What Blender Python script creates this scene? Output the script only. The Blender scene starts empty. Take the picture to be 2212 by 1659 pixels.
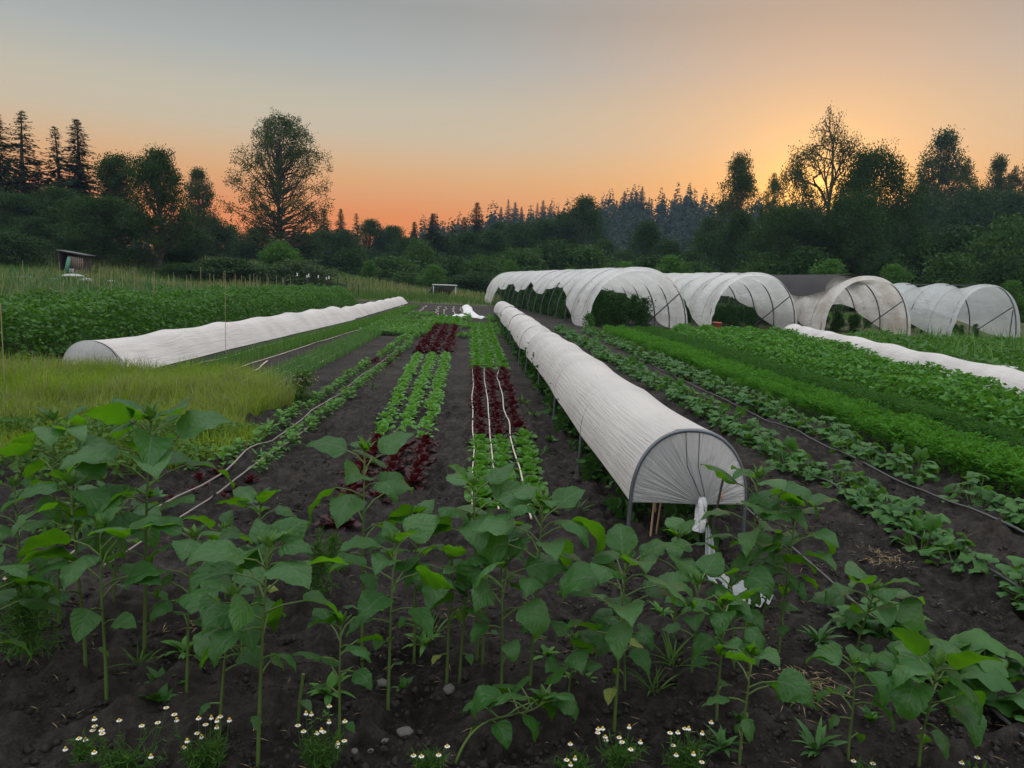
import bpy, math, random
import numpy as np
from mathutils import Matrix, Vector

rng = np.random.default_rng(7)
random.seed(7)
SC = bpy.context.scene
COL = SC.collection
R_ = math.radians

# ------------------------------------------------------------------ camera geometry
FPX, CX, CY, H = 1662.0, 1106.0, 829.5, 1.65          # measured on a 2212 x 1659 view of the photo
ROLL = R_(2.2)
YAW = math.atan(94.6 / FPX)
PIT = math.atan(221 / FPX * math.cos(YAW))
cF = np.array([math.sin(YAW) * math.cos(PIT), math.cos(YAW) * math.cos(PIT), -math.sin(PIT)])
cR = np.array([math.cos(YAW), -math.sin(YAW), 0.0])
cU = np.array([math.sin(YAW) * math.sin(PIT), math.cos(YAW) * math.sin(PIT), math.cos(PIT)])
cr, sr = math.cos(ROLL), math.sin(ROLL)


def ray(px, py):
    X, Y = px - CX, py - CY
    x, y = X * cr + Y * sr, -X * sr + Y * cr
    return cF + cR * (x / FPX) - cU * (y / FPX)


def G(px, py, z=0.0):                       # where a line of sight meets the level z
    d = ray(px, py)
    t = (z - H) / d[2]
    return d[0] * t, d[1] * t


def at(px, py, Y):                          # the point of a line of sight at depth Y
    d = ray(px, py)
    t = Y / d[1]
    return np.array([d[0] * t, Y, H + d[2] * t])


def sstep(a, b, x):
    t = np.clip((np.asarray(x, float) - a) / (b - a), 0, 1)
    return t * t * (3 - 2 * t)


# ------------------------------------------------------------------ numpy value noise
_perm = rng.permutation(4096)


def vnoise(x, y, s=1.0, seed=0):
    x = np.asarray(x, float) / s + seed * 17.3
    y = np.asarray(y, float) / s - seed * 9.7
    xi, yi = np.floor(x).astype(int), np.floor(y).astype(int)
    xf, yf = x - xi, y - yi
    u, v = xf * xf * (3 - 2 * xf), yf * yf * (3 - 2 * yf)

    def h(a, b):
        return _perm[(_perm[a % 4096] + b) % 4096] / 4095.0
    return (h(xi, yi) * (1 - u) + h(xi + 1, yi) * u) * (1 - v) + (h(xi, yi + 1) * (1 - u) + h(xi + 1, yi + 1) * u) * v


def tz(x, y):                               # terrain height
    x = np.asarray(x, float)
    y = np.asarray(y, float)
    left = 0.85 * sstep(-12, -34, x) * sstep(22, 62, y)
    bank = 1.75 * np.exp(-((y - 82 - 0.1 * x) / 11.0) ** 2) * sstep(-5, -17, x)
    far = 0.5 * sstep(60, 100, y)
    hills = 0
    return left * (1 - 0.4 * sstep(70, 90, y)) + bank + far * 0.6 + hills


# ------------------------------------------------------------------ mesh builder
class MB:
    def __init__(self):
        self.v, self.uv, self.t = [], [], []
        self.f, self.m = {3: [], 4: []}, {3: [], 4: []}
        self.n = 0

    def add(self, v, faces, uv=None, tint=0.5, mat=0):
        v = np.asarray(v, float).reshape(-1, 3)
        k = len(v)
        self.v.append(v)
        self.uv.append(np.zeros((k, 2)) if uv is None else np.asarray(uv, float).reshape(-1, 2))
        self.t.append(np.full(k, tint) if np.isscalar(tint) else np.asarray(tint, float))
        f = np.asarray(faces, int)
        self.f[f.shape[1]].append(f + self.n)
        self.m[f.shape[1]].append(np.full(len(f), mat))
        self.n += k
        return self

    def mesh(self, name, mats, smooth=True):
        me = bpy.data.meshes.new(name)
        v = np.concatenate(self.v)
        uv = np.concatenate(self.uv)
        t = np.concatenate(self.t)
        loops, starts, mi, pos = [], [], [], 0
        for k in (3, 4):
            if self.f[k]:
                f = np.concatenate(self.f[k])
                loops.append(f.ravel())
                starts.append(pos + np.arange(len(f)) * k)
                mi.append(np.concatenate(self.m[k]))
                pos += f.size
        loops, starts, mi = np.concatenate(loops), np.concatenate(starts), np.concatenate(mi)
        me.vertices.add(len(v))
        me.vertices.foreach_set('co', v.astype(np.float32).ravel())
        me.loops.add(len(loops))
        me.loops.foreach_set('vertex_index', loops.astype(np.int32))
        me.polygons.add(len(starts))
        me.polygons.foreach_set('loop_start', starts.astype(np.int32))
        me.polygons.foreach_set('material_index', mi.astype(np.int32))
        me.polygons.foreach_set('use_smooth', np.full(len(starts), smooth))
        ul = me.uv_layers.new(name='UVMap')
        ul.data.foreach_set('uv', uv[loops].astype(np.float32).ravel())
        at_ = me.attributes.new('tint', 'FLOAT', 'POINT')
        at_.data.foreach_set('value', t.astype(np.float32))
        me.update(calc_edges=True)
        me.validate()
        for m in (mats if isinstance(mats, (list, tuple)) else [mats]):
            me.materials.append(m)
        return me

    def build(self, name, mats, parent=None, smooth=True):
        return link(name, self.mesh(name, mats, smooth), parent)


def link(name, me, parent=None):
    o = bpy.data.objects.new(name, me)
    COL.objects.link(o)
    if parent is not None:
        o.parent = parent
    return o


def empty(name, loc=(0, 0, 0), rz=0.0, sc=None):
    o = bpy.data.objects.new(name, None)
    COL.objects.link(o)
    o.location = loc
    o.rotation_euler = (0, 0, rz)
    o.empty_display_size = 0.1
    if sc is not None:
        o.scale = sc
    return o


def tag(o, label=None, cat=None, group=None, kind=None):
    if label:
        o['label'] = label
    if cat:
        o['category'] = cat
    if group:
        o['group'] = group
    if kind:
        o['kind'] = kind
    return o


def copy_tree(o, parent=None):
    c = o.copy()
    COL.objects.link(c)
    if parent is not None:
        c.parent = parent
    for ch in list(o.children):
        copy_tree(ch, c)
    return c


# ------------------------------------------------------------------ shape helpers
def tube(mb, pts, rad, n=6, tint=0.5, mat=0, caps=True):
    pts = np.asarray(pts, float)
    m = len(pts)
    rad = np.full(m, rad) if np.isscalar(rad) else np.asarray(rad, float)
    T = np.gradient(pts, axis=0)
    T /= np.linalg.norm(T, axis=1, keepdims=True) + 1e-9
    ref = np.array([0, 0, 1.0]) if abs(T[0][2]) < 0.9 else np.array([1.0, 0, 0])
    A = np.cross(T[0], ref)
    A /= np.linalg.norm(A)
    rings = []
    an = np.arange(n) * 2 * math.pi / n
    for i in range(m):
        A = A - T[i] * A.dot(T[i])
        A /= np.linalg.norm(A) + 1e-9
        B = np.cross(T[i], A)
        rings.append(pts[i] + rad[i] * (np.cos(an)[:, None] * A + np.sin(an)[:, None] * B))
    v = np.concatenate(rings)
    i, j = np.meshgrid(np.arange(m - 1), np.arange(n), indexing='ij')
    a = i * n + j
    b = i * n + (j + 1) % n
    f = np.stack([a, b, b + n, a + n], -1).reshape(-1, 4)
    uv = np.stack([np.repeat(np.linspace(0, 1, m), n), np.tile(np.arange(n) / n, m)], -1)
    mb.add(v, f, uv, tint, mat)
    if caps and n >= 3:
        for k, s in ((0, -1), (m - 1, 1)):
            c = np.vstack([rings[k], pts[k]])
            ids = np.arange(n)
            mb.add(c, np.stack([ids, (ids + 1) % n, np.full(n, n)], -1)[:, ::s], None, tint, mat)


def box(mb, c, s, rot=None, tint=0.5, mat=0):
    x, y, z = np.asarray(s) / 2
    v = np.array([[-x, -y, -z], [x, -y, -z], [x, y, -z], [-x, y, -z], [-x, -y, z], [x, -y, z], [x, y, z], [-x, y, z]])
    if rot is not None:
        v = v @ np.array(rot).T
    f = [[0, 3, 2, 1], [4, 5, 6, 7], [0, 1, 5, 4], [1, 2, 6, 5], [2, 3, 7, 6], [3, 0, 4, 7]]
    mb.add(v + np.asarray(c), f, None, tint, mat)


def unit(a):
    a = np.asarray(a, float)
    return a / (np.linalg.norm(a, axis=-1, keepdims=True) + 1e-9)


def leaf_cloud(mb, P, D, N, L, W, tint, fold=0.12, mat=0):
    """many small folded leaves at once: base, two sides, tip"""
    D = unit(D)
    S = unit(np.cross(D, N))
    N = np.cross(S, D)
    n = len(P)
    L = np.broadcast_to(L, (n,))[:, None]
    W = np.broadcast_to(W, (n,))[:, None]
    q = np.stack([P, P + D * L * .45 + S * W * .5 + N * W * fold, P + D * L - N * L * .12, P + D * L * .45 - S * W * .5 + N * W * fold], 1)
    b = np.arange(n)[:, None] * 4
    f = np.concatenate([b + np.array([0, 1, 2]), b + np.array([0, 2, 3])])
    uv = np.tile(np.array([[.5, 0], [1, .45], [.5, 1], [0, .45]]), (n, 1))
    mb.add(q.reshape(-1, 3), f, uv, np.repeat(np.broadcast_to(tint, (n,)), 4), mat)


def blades(mb, P, h, w, lean, tint, mat=0, az=None):
    """grass blades: 5 vertices each"""
    n = len(P)
    az = rng.uniform(0, 2 * math.pi, n) if az is None else az
    d = np.stack([np.cos(az), np.sin(az), np.zeros(n)], -1)
    s = np.stack([-np.sin(az), np.cos(az), np.zeros(n)], -1)
    h = np.broadcast_to(h, (n,))[:, None]
    w = np.broadcast_to(w, (n,))[:, None]
    lean = np.broadcast_to(lean, (n,))[:, None]
    up = np.array([0, 0, 1.0])
    m = P + up * h * .58 + d * h * lean * .35
    t = P + up * h * (1 - .25 * lean) + d * h * lean
    v = np.stack([P - s * w / 2, P + s * w / 2, m - s * w * .4, m + s * w * .4, t], 1).reshape(-1, 3)
    b = np.arange(n)[:, None] * 5
    T = np.repeat(np.broadcast_to(tint, (n,)), 5)
    uv = np.tile(np.array([[0, 0], [1, 0], [0, .6], [1, .6], [.5, 1]]), (n, 1))
    mb.add(v, np.concatenate([b + np.array([0, 1, 3]), b + np.array([0, 3, 2]), b + np.array([2, 3, 4])]), uv, T, mat)


def blade(mb, base, az, L, W, pitch, droop, roll=0.0, nU=10, nV=3, shape='sun', cup=.15, ruffle=0.0, tint=.5, mat=0, ph=0.0, bendpow=1.0):
    """one large leaf as a curved grid; uv = (across, along)"""
    t = np.linspace(0, 1, nU + 1)
    th = pitch - droop * t ** bendpow
    dirh = np.array([math.cos(az), math.sin(az), 0])
    dl = L / nU
    mid = np.zeros((nU + 1, 3))
    for i in range(1, nU + 1):
        a = (th[i] + th[i - 1]) / 2
        mid[i] = mid[i - 1] + dl * (math.cos(a) * dirh + math.sin(a) * np.array([0, 0, 1]))
    T = np.cos(th)[:, None] * dirh + np.sin(th)[:, None] * np.array([0, 0, 1])
    S0 = np.array([dirh[1], -dirh[0], 0])
    N0 = np.cross(S0, T)
    S = S0 * math.cos(roll) + N0 * math.sin(roll)
    N = N0 * math.cos(roll) - S0 * math.sin(roll)
    if shape == 'sun':
        w = np.interp(t, [0, .05, .12, .22, .38, .54, .70, .83, .93, 1], [.22, .62, .88, 1.0, .95, .78, .55, .32, .13, .0])
        w *= 1 + .035 * np.where(np.arange(nU + 1) % 2, 1, -1) * (t > .2) * (t < .95)
    elif shape == 'lettuce':
        w = (.35 + .65 * np.sin(math.pi * np.clip(t, 0, 1) * .62)) * np.sqrt(np.clip(1 - t ** 5, 0.05, 1))
    elif shape == 'oval':
        w = np.sin(math.pi * np.clip(t * .98 + .02, 0, 1)) ** .7
    else:
        w = np.sin(math.pi * t ** .8)
    s = np.linspace(-1, 1, 2 * nV + 1)
    tt, ss = np.meshgrid(t, s, indexing='ij')
    wid = (w * W / 2)[:, None]
    off = cup * np.abs(ss) ** 1.5 * wid + ruffle * np.sin(tt * 17 + ph + ss * 2.5) * np.abs(ss) ** 1.3 * W * .5
    if shape == 'sun':       # hollows between the side veins
        off = off + .003 * L * np.cos(2 * math.pi * (6 * tt - 2.25 * np.abs(ss))) * np.abs(ss) * (1 - np.abs(ss) * .4)
    P = np.asarray(base) + mid[:, None, :] + S[:, None, :] * (ss * wid)[..., None] + N[:, None, :] * off[..., None]
    k = 2 * nV + 1
    i, j = np.meshgrid(np.arange(nU), np.arange(k - 1), indexing='ij')
    a = i * k + j
    f = np.stack([a, a + 1, a + 1 + k, a + k], -1).reshape(-1, 4)
    uv = np.stack([ss * .5 + .5, tt], -1).reshape(-1, 2)
    mb.add(P.reshape(-1, 3), f, uv, tint, mat)
    return np.asarray(base) + mid[-1]


def lobed(mb, c, az, Rr, tilt, lobes=5, tint=.5, mat=0, ph=0.0, deep=.2):
    """a rounded, lobed leaf (cucumber, squash) around its stalk"""
    n = 20
    a = np.linspace(-math.pi, math.pi, n, endpoint=False)
    r = Rr * (1 + deep * np.cos(lobes * a)) * (1 - .32 * np.exp(-((np.abs(a) - math.pi) / .35) ** 2))
    d = np.array([math.cos(az), math.sin(az), 0])
    s = np.array([-math.sin(az), math.cos(az), 0])
    u = np.array([0, 0, 1.0])
    D = d * math.cos(tilt) + u * math.sin(tilt)
    N = u * math.cos(tilt) - d * math.sin(tilt)
    V = [np.asarray(c)]
    uv = [[.5, .5]]
    for k in (.55, 1.0):
        x, y = r * k * np.cos(a), r * k * np.sin(a)
        z = Rr * (.16 * math.sin(math.pi * k * .8) - .30 * k * k * (1 + .7 * np.cos(2 * a + ph)) + .05 * np.cos(lobes * a + math.pi) * k)
        V.extend(np.asarray(c) + x[:, None] * D + y[:, None] * s + z[:, None] * N)
        uv.extend(np.stack([.5 + .5 * k * np.sin(a), .5 + .5 * k * np.cos(a)], -1))
    i = np.arange(n)
    j = (i + 1) % n
    mb.add(V, np.stack([np.zeros(n, int), 1 + i, 1 + j], -1), uv, tint, mat)
    b0 = mb.n - len(V)
    mb.f[4].append(np.stack([1 + i, 1 + n + i, 1 + n + j, 1 + j], -1) + b0)
    mb.m[4].append(np.full(n, mat))


# ------------------------------------------------------------------ materials
def newmat(name):
    m = bpy.data.materials.new(name)
    m.use_nodes = True
    nt = m.node_tree
    nt.nodes.clear()
    return m, nt, nt.nodes.new, nt.links.new


def rgb(c):
    return (c[0], c[1], c[2], 1)


def plain(name, c, rough=.6, metal=0.0, var=.25, scale=8.0, bump=0.0, spec=.4):
    m, nt, N, Lk = newmat(name)
    o = N('ShaderNodeOutputMaterial')
    p = N('ShaderNodeBsdfPrincipled')
    p.inputs['Roughness'].default_value = rough
    p.inputs['Metallic'].default_value = metal
    p.inputs['Specular IOR Level'].default_value = spec
    tc = N('ShaderNodeTexCoord')
    nz = N('ShaderNodeTexNoise')
    nz.inputs['Scale'].default_value = scale
    nz.inputs['Detail'].default_value = 5
    Lk(tc.outputs['Object'], nz.inputs['Vector'])
    mx = N('ShaderNodeMix')
    mx.data_type = 'RGBA'
    mx.inputs['A'].default_value = rgb([k * (1 - var) for k in c])
    mx.inputs['B'].default_value = rgb([min(1, k * (1 + var)) for k in c])
    Lk(nz.outputs['Fac'], mx.inputs['Factor'])
    Lk(mx.outputs['Result'], p.inputs['Base Color'])
    if bump:
        b = N('ShaderNodeBump')
        b.inputs['Strength'].default_value = bump
        b.inputs['Distance'].default_value = .02
        Lk(nz.outputs['Fac'], b.inputs['Height'])
        Lk(b.outputs['Normal'], p.inputs['Normal'])
    Lk(p.outputs[0], o.inputs['Surface'])
    return m


def leafmat(name, c0, c1, trans, tfac=.35, rough=.5, spec=.35, veins=None, vein_scale=9.0, bump=.0, under=None):
    """c0..c1 chosen per leaf by the 'tint' attribute; light also passes through the blade"""
    c0, c1 = [tuple(a * b for a, b in zip(c, (.62, .78, .55))) for c in (c0, c1)]
    trans = tuple(a * b for a, b in zip(trans, (.62, .72, .5)))
    m, nt, N, Lk = newmat(name)
    o = N('ShaderNodeOutputMaterial')
    p = N('ShaderNodeBsdfPrincipled')
    p.inputs['Roughness'].default_value = rough
    p.inputs['Specular IOR Level'].default_value = spec * .55
    tr = N('ShaderNodeBsdfTranslucent')
    ms = N('ShaderNodeMixShader')
    ms.inputs[0].default_value = tfac
    at_ = N('ShaderNodeAttribute')
    at_.attribute_name = 'tint'
    mx = N('ShaderNodeMix')
    mx.data_type = 'RGBA'
    mx.inputs['A'].default_value = rgb(c0)
    mx.inputs['B'].default_value = rgb(c1)
    Lk(at_.outputs['Fac'], mx.inputs['Factor'])
    col = mx.outputs['Result']
    t2 = N('ShaderNodeMix')
    t2.data_type = 'RGBA'
    t2.inputs['A'].default_value = rgb([k * .75 for k in trans])
    t2.inputs['B'].default_value = rgb(trans)
    Lk(at_.outputs['Fac'], t2.inputs['Factor'])
    tcol = t2.outputs['Result']
    if veins:
        uv = N('ShaderNodeUVMap')
        sp = N('ShaderNodeSeparateXYZ')
        Lk(uv.outputs['UV'], sp.inputs[0])

        def mth(op, a, b=None):
            n = N('ShaderNodeMath')
            n.operation = op
            for k, v in enumerate((a, b)):
                if v is None:
                    continue
                if isinstance(v, (int, float)):
                    n.inputs[k].default_value = v
                else:
                    Lk(v, n.inputs[k])
            return n.outputs[0]
        s = mth('ABSOLUTE', mth('SUBTRACT', sp.outputs[0], .5))
        ph = mth('SUBTRACT', mth('MULTIPLY', sp.outputs[1], vein_scale), mth('MULTIPLY', s, vein_scale * .75))
        sv = mth('ABSOLUTE', mth('SUBTRACT', mth('FRACT', ph), .5))
        side = mth('LESS_THAN', sv, .045)
        midr = mth('LESS_THAN', s, .016)
        vm = mth('MAXIMUM', mth('MULTIPLY', side, .55), midr)
        m2 = N('ShaderNodeMix')
        m2.data_type = 'RGBA'
        Lk(vm, m2.inputs['Factor'])
        Lk(col, m2.inputs['A'])
        m2.inputs['B'].default_value = rgb(veins)
        col = m2.outputs['Result']
        if bump:
            bh = mth('MULTIPLY', sv, .7)
            b = N('ShaderNodeBump')
            b.inputs['Strength'].default_value = bump
            b.inputs['Distance'].default_value = .012
            nw = N('ShaderNodeTexNoise')
            nw.inputs['Scale'].default_value = 55
            nw.inputs['Detail'].default_value = 4
            tcw = N('ShaderNodeTexCoord')
            Lk(tcw.outputs['Object'], nw.inputs['Vector'])
            Lk(mth('ADD', bh, mth('MULTIPLY', nw.outputs['Fac'], 1.6)), b.inputs['Height'])
            Lk(b.outputs['Normal'], p.inputs['Normal'])
    if under:                               # darker green on the lower face, the shade there put into the colour
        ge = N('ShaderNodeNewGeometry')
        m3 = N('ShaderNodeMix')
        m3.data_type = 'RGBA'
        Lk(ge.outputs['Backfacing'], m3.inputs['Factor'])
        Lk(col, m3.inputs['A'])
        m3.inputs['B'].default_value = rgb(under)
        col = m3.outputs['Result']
    # blotches of a slightly different green over each plant
    tc = N('ShaderNodeTexCoord')
    nz = N('ShaderNodeTexNoise')
    nz.inputs['Scale'].default_value = 6.0
    Lk(tc.outputs['Object'], nz.inputs['Vector'])
    hs = N('ShaderNodeHueSaturation')
    mr = N('ShaderNodeMapRange')
    mr.inputs['To Min'].default_value = .7
    mr.inputs['To Max'].default_value = 1.3
    Lk(nz.outputs['Fac'], mr.inputs['Value'])
    Lk(mr.outputs[0], hs.inputs['Value'])
    Lk(col, hs.inputs['Color'])
    Lk(hs.outputs[0], p.inputs['Base Color'])
    Lk(tcol, tr.inputs['Color'])
    Lk(p.outputs[0], ms.inputs[1])
    Lk(tr.outputs[0], ms.inputs[2])
    Lk(ms.outputs[0], o.inputs['Surface'])
    return m


def fabricmat(name, c, trans=.35, clear=.1, rough=.55, wr=(30, 3), wrs=.35, spec=.3, dirt=None):
    """thin row-cover cloth or plastic: reflects, glows through and lets a little be seen behind"""
    m, nt, N, Lk = newmat(name)
    o = N('ShaderNodeOutputMaterial')
    p = N('ShaderNodeBsdfPrincipled')
    p.inputs['Roughness'].default_value = rough
    p.inputs['Specular IOR Level'].default_value = spec
    tr = N('ShaderNodeBsdfTranslucent')
    tp = N('ShaderNodeBsdfTransparent')
    uv = N('ShaderNodeUVMap')
    mp = N('ShaderNodeMapping')
    mp.inputs['Scale'].default_value = (wr[0], wr[1], 1)
    Lk(uv.outputs['UV'], mp.inputs['Vector'])
    nz = N('ShaderNodeTexNoise')
    nz.inputs['Scale'].default_value = 1.0
    nz.inputs['Detail'].default_value = 6
    nz.inputs['Roughness'].default_value = .62
    Lk(mp.outputs[0], nz.inputs['Vector'])
    b = N('ShaderNodeBump')
    b.inputs['Strength'].default_value = wrs
    b.inputs['Distance'].default_value = .08
    Lk(nz.outputs['Fac'], b.inputs['Height'])
    Lk(b.outputs['Normal'], p.inputs['Normal'])
    Lk(b.outputs['Normal'], tr.inputs['Normal'])
    tc = N('ShaderNodeTexCoord')
    n2 = N('ShaderNodeTexNoise')
    n2.inputs['Scale'].default_value = 1.3
    n2.inputs['Detail'].default_value = 7
    Lk(tc.outputs['Object'], n2.inputs['Vector'])
    cr_ = N('ShaderNodeValToRGB')
    cr_.color_ramp.elements[0].position = .35
    cr_.color_ramp.elements[1].position = .6
    d = dirt or [k * .86 for k in c]
    cr_.color_ramp.elements[0].color = rgb(d)
    cr_.color_ramp.elements[1].color = rgb(c)
    Lk(n2.outputs['Fac'], cr_.inputs['Fac'])
    Lk(cr_.outputs['Color'], p.inputs['Base Color'])
    Lk(cr_.outputs['Color'], tr.inputs['Color'])
    m1 = N('ShaderNodeMixShader')
    m1.inputs[0].default_value = trans
    m2 = N('ShaderNodeMixShader')
    m2.inputs[0].default_value = clear
    Lk(p.outputs[0], m1.inputs[1])
    Lk(tr.outputs[0], m1.inputs[2])
    Lk(m1.outputs[0], m2.inputs[1])
    Lk(tp.outputs[0], m2.inputs[2])
    Lk(m2.outputs[0], o.inputs['Surface'])
    return m


M = {}
M['sun_leaf'] = leafmat('sunflower_leaf', (.040, .140, .026), (.130, .240, .110), (.19, .45, .012), .50, .40, .7, veins=(.10, .16, .08), vein_scale=6.0, bump=.35, under=(.022, .075, .010))  # dark under colour carries the shade below the leaves
M['sun_old'] = leafmat('sunflower_old_leaf', (.30, .30, .10), (.40, .40, .12), (.4, .42, .05), .4, .55, .3, veins=(.4, .4, .2), vein_scale=6.0)
M['stem'] = plain('green_stem', (.075, .125, .028), .5, var=.3, scale=5)
M['stem_red'] = plain('ruddy_stem', (.12, .06, .035), .5)
M['bud'] = leafmat('bud_green', (.09, .16, .05), (.14, .22, .06), (.15, .3, .03), .25)
M['lettuce'] = leafmat('green_lettuce_leaf', (.13, .30, .09), (.21, .40, .10), (.25, .5, .06), .35, .4, .5)
M['romaine'] = leafmat('deep_green_lettuce_leaf', (.075, .19, .03), (.12, .27, .04), (.2, .45, .04), .35, .4, .5)
M['red_lettuce'] = leafmat('red_lettuce_leaf', (.040, .006, .011), (.085, .010, .018), (.16, .012, .02), .3, .38, .5)
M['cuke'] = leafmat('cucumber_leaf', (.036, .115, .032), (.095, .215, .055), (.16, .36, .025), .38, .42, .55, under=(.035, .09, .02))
M['basil'] = leafmat('seedling_leaf', (.085, .19, .045), (.14, .29, .06), (.2, .4, .04), .35, .45, .4)
M['bean'] = leafmat('bean_leaf', (.045, .12, .025), (.095, .21, .04), (.15, .34, .03), .35, .45, .45)
M['pepper'] = leafmat('pepper_leaf', (.03, .08, .022), (.06, .14, .03), (.1, .25, .03), .3, .45, .4)
M['carrot'] = leafmat('carrot_top', (.055, .17, .02), (.11, .28, .03), (.16, .38, .03), .4, .55, .2)
M['dill'] = leafmat('dark_carrot_top', (.035, .10, .022), (.07, .16, .03), (.1, .25, .03), .4, .55, .2)
M['potato'] = leafmat('broad_greens_leaf', (.07, .19, .03), (.13, .30, .045), (.18, .4, .04), .35, .45, .4)
M['onion'] = leafmat('onion_leaf', (.06, .14, .06), (.11, .22, .07), (.1, .2, .05), .2, .4, .4)
M['grass'] = leafmat('grass_blade', (.17, .235, .03), (.36, .42, .06), (.42, .52, .04), .4, .55, .2)
M['dry_grass'] = leafmat('dry_grass_blade', (.26, .23, .12), (.40, .34, .20), (.4, .34, .18), .35, .6, .15)
M['field_grass'] = leafmat('field_grass_blade', (.06, .12, .035), (.13, .20, .055), (.15, .26, .05), .3, .55, .2)
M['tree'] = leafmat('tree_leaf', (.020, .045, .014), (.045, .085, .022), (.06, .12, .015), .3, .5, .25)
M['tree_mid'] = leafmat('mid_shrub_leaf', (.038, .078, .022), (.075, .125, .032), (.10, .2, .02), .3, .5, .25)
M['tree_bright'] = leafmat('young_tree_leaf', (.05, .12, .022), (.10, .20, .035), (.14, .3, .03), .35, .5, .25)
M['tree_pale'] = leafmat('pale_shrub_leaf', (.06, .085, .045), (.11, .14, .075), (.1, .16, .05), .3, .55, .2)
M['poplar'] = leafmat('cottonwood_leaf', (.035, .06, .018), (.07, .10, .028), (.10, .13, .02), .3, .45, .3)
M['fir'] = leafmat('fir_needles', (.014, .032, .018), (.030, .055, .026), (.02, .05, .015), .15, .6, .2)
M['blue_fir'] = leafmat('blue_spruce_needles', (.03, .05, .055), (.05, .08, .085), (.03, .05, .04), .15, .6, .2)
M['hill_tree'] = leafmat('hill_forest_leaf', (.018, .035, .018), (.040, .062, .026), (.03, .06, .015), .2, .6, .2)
M['bark'] = plain('bark', (.055, .042, .032), .85, var=.4, scale=3, bump=.5)
M['bark_pale'] = plain('grey_bark', (.16, .13, .10), .85, var=.35, scale=3, bump=.5)
M['wood'] = plain('weathered_wood', (.20, .15, .115), .8, var=.35, scale=4)
M['dark_wood'] = plain('dark_wood', (.035, .028, .024), .85, var=.35)
M['bamboo'] = plain('bamboo_stake', (.42, .30, .16), .6, var=.25, scale=3)
M['stake'] = plain('pale_stake', (.25, .22, .11), .7, var=.2)
M['tpost'] = plain('steel_post', (.03, .035, .03), .5, metal=.2)
M['white_tip'] = plain('white_post_tip', (.65, .65, .62), .6, var=.1)
M['pipe'] = plain('galvanised_pipe', (.13, .145, .16), .42, metal=.55, var=.2)
M['dark_pipe'] = plain('dark_steel_pipe', (.07, .075, .085), .45, metal=.4, var=.2)
M['drip_black'] = plain('black_drip_tape', (.035, .035, .037), .35, var=.2, spec=.6)
M['drip_white'] = plain('sunbleached_drip_tape', (.50, .42, .35), .45, var=.35, scale=2.5)
M['drip_grey'] = plain('dusty_drip_tape', (.22, .19, .17), .5, var=.3, scale=2.5)
M['twine'] = plain('orange_twine', (.6, .16, .05), .8)
M['string'] = plain('black_cord', (.03, .03, .032), .7)
M['cloth'] = fabricmat('white_row_cover', (.80, .755, .725), .34, .06, .75, (3, 60), .5, .2)
M['cloth_mid'] = fabricmat('white_row_cover_soft', (.78, .735, .71), .3, .03, .75, (4, 40), .55, .2)
M['cloth_end'] = fabricmat('gathered_row_cover', (.78, .78, .78), .35, .28, .75, (70, 2), .7, .2)
M['plastic'] = fabricmat('tunnel_plastic', (.90, .89, .87), .47, .14, .20, (6, 13), 1.0, .9)
M['plastic_old'] = fabricmat('stained_tunnel_plastic', (.86, .82, .78), .46, .14, .34, (6, 13), 1.0, .45, dirt=(.64, .57, .50))
M['plastic_clear'] = fabricmat('clear_tunnel_plastic', (.84, .87, .88), .46, .36, .22, (6, 13), 1.0, .9)
M['shade_cloth'] = fabricmat('black_shade_cloth', (.045, .042, .045), .1, .12, .8, (10, 10), .3, .15)
M['tarp'] = fabricmat('white_tarp', (.8, .8, .8), .15, 0.0, .6, (12, 12), .6, .3)
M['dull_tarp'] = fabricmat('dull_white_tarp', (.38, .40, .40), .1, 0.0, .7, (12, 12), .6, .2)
M['petal'] = plain('white_petal', (.80, .80, .76), .6, var=.05)
M['disc'] = plain('yellow_disc', (.55, .36, .05), .7, var=.25)
M['pinkflower'] = plain('dusty_pink_bloom', (.42, .32, .32), .8, var=.3)
M['feather'] = leafmat('feathery_leaf', (.07, .14, .04), (.12, .22, .05), (.15, .3, .04), .35, .5, .3)
M['stone'] = plain('grey_stone', (.11, .105, .10), .8, var=.4, scale=14, bump=.4)
M['clay'] = plain('terracotta', (.36, .11, .06), .7)
M['green_paint'] = plain('green_panel', (.05, .16, .10), .5, var=.2)
M['metal_roof'] = plain('pale_metal_roof', (.34, .36, .37), .4, metal=.3)
M['shed_roof'] = plain('dark_shed_roof', (.10, .10, .10), .7)
M['straw'] = plain('straw', (.34, .25, .15), .8, var=.3)


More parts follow.
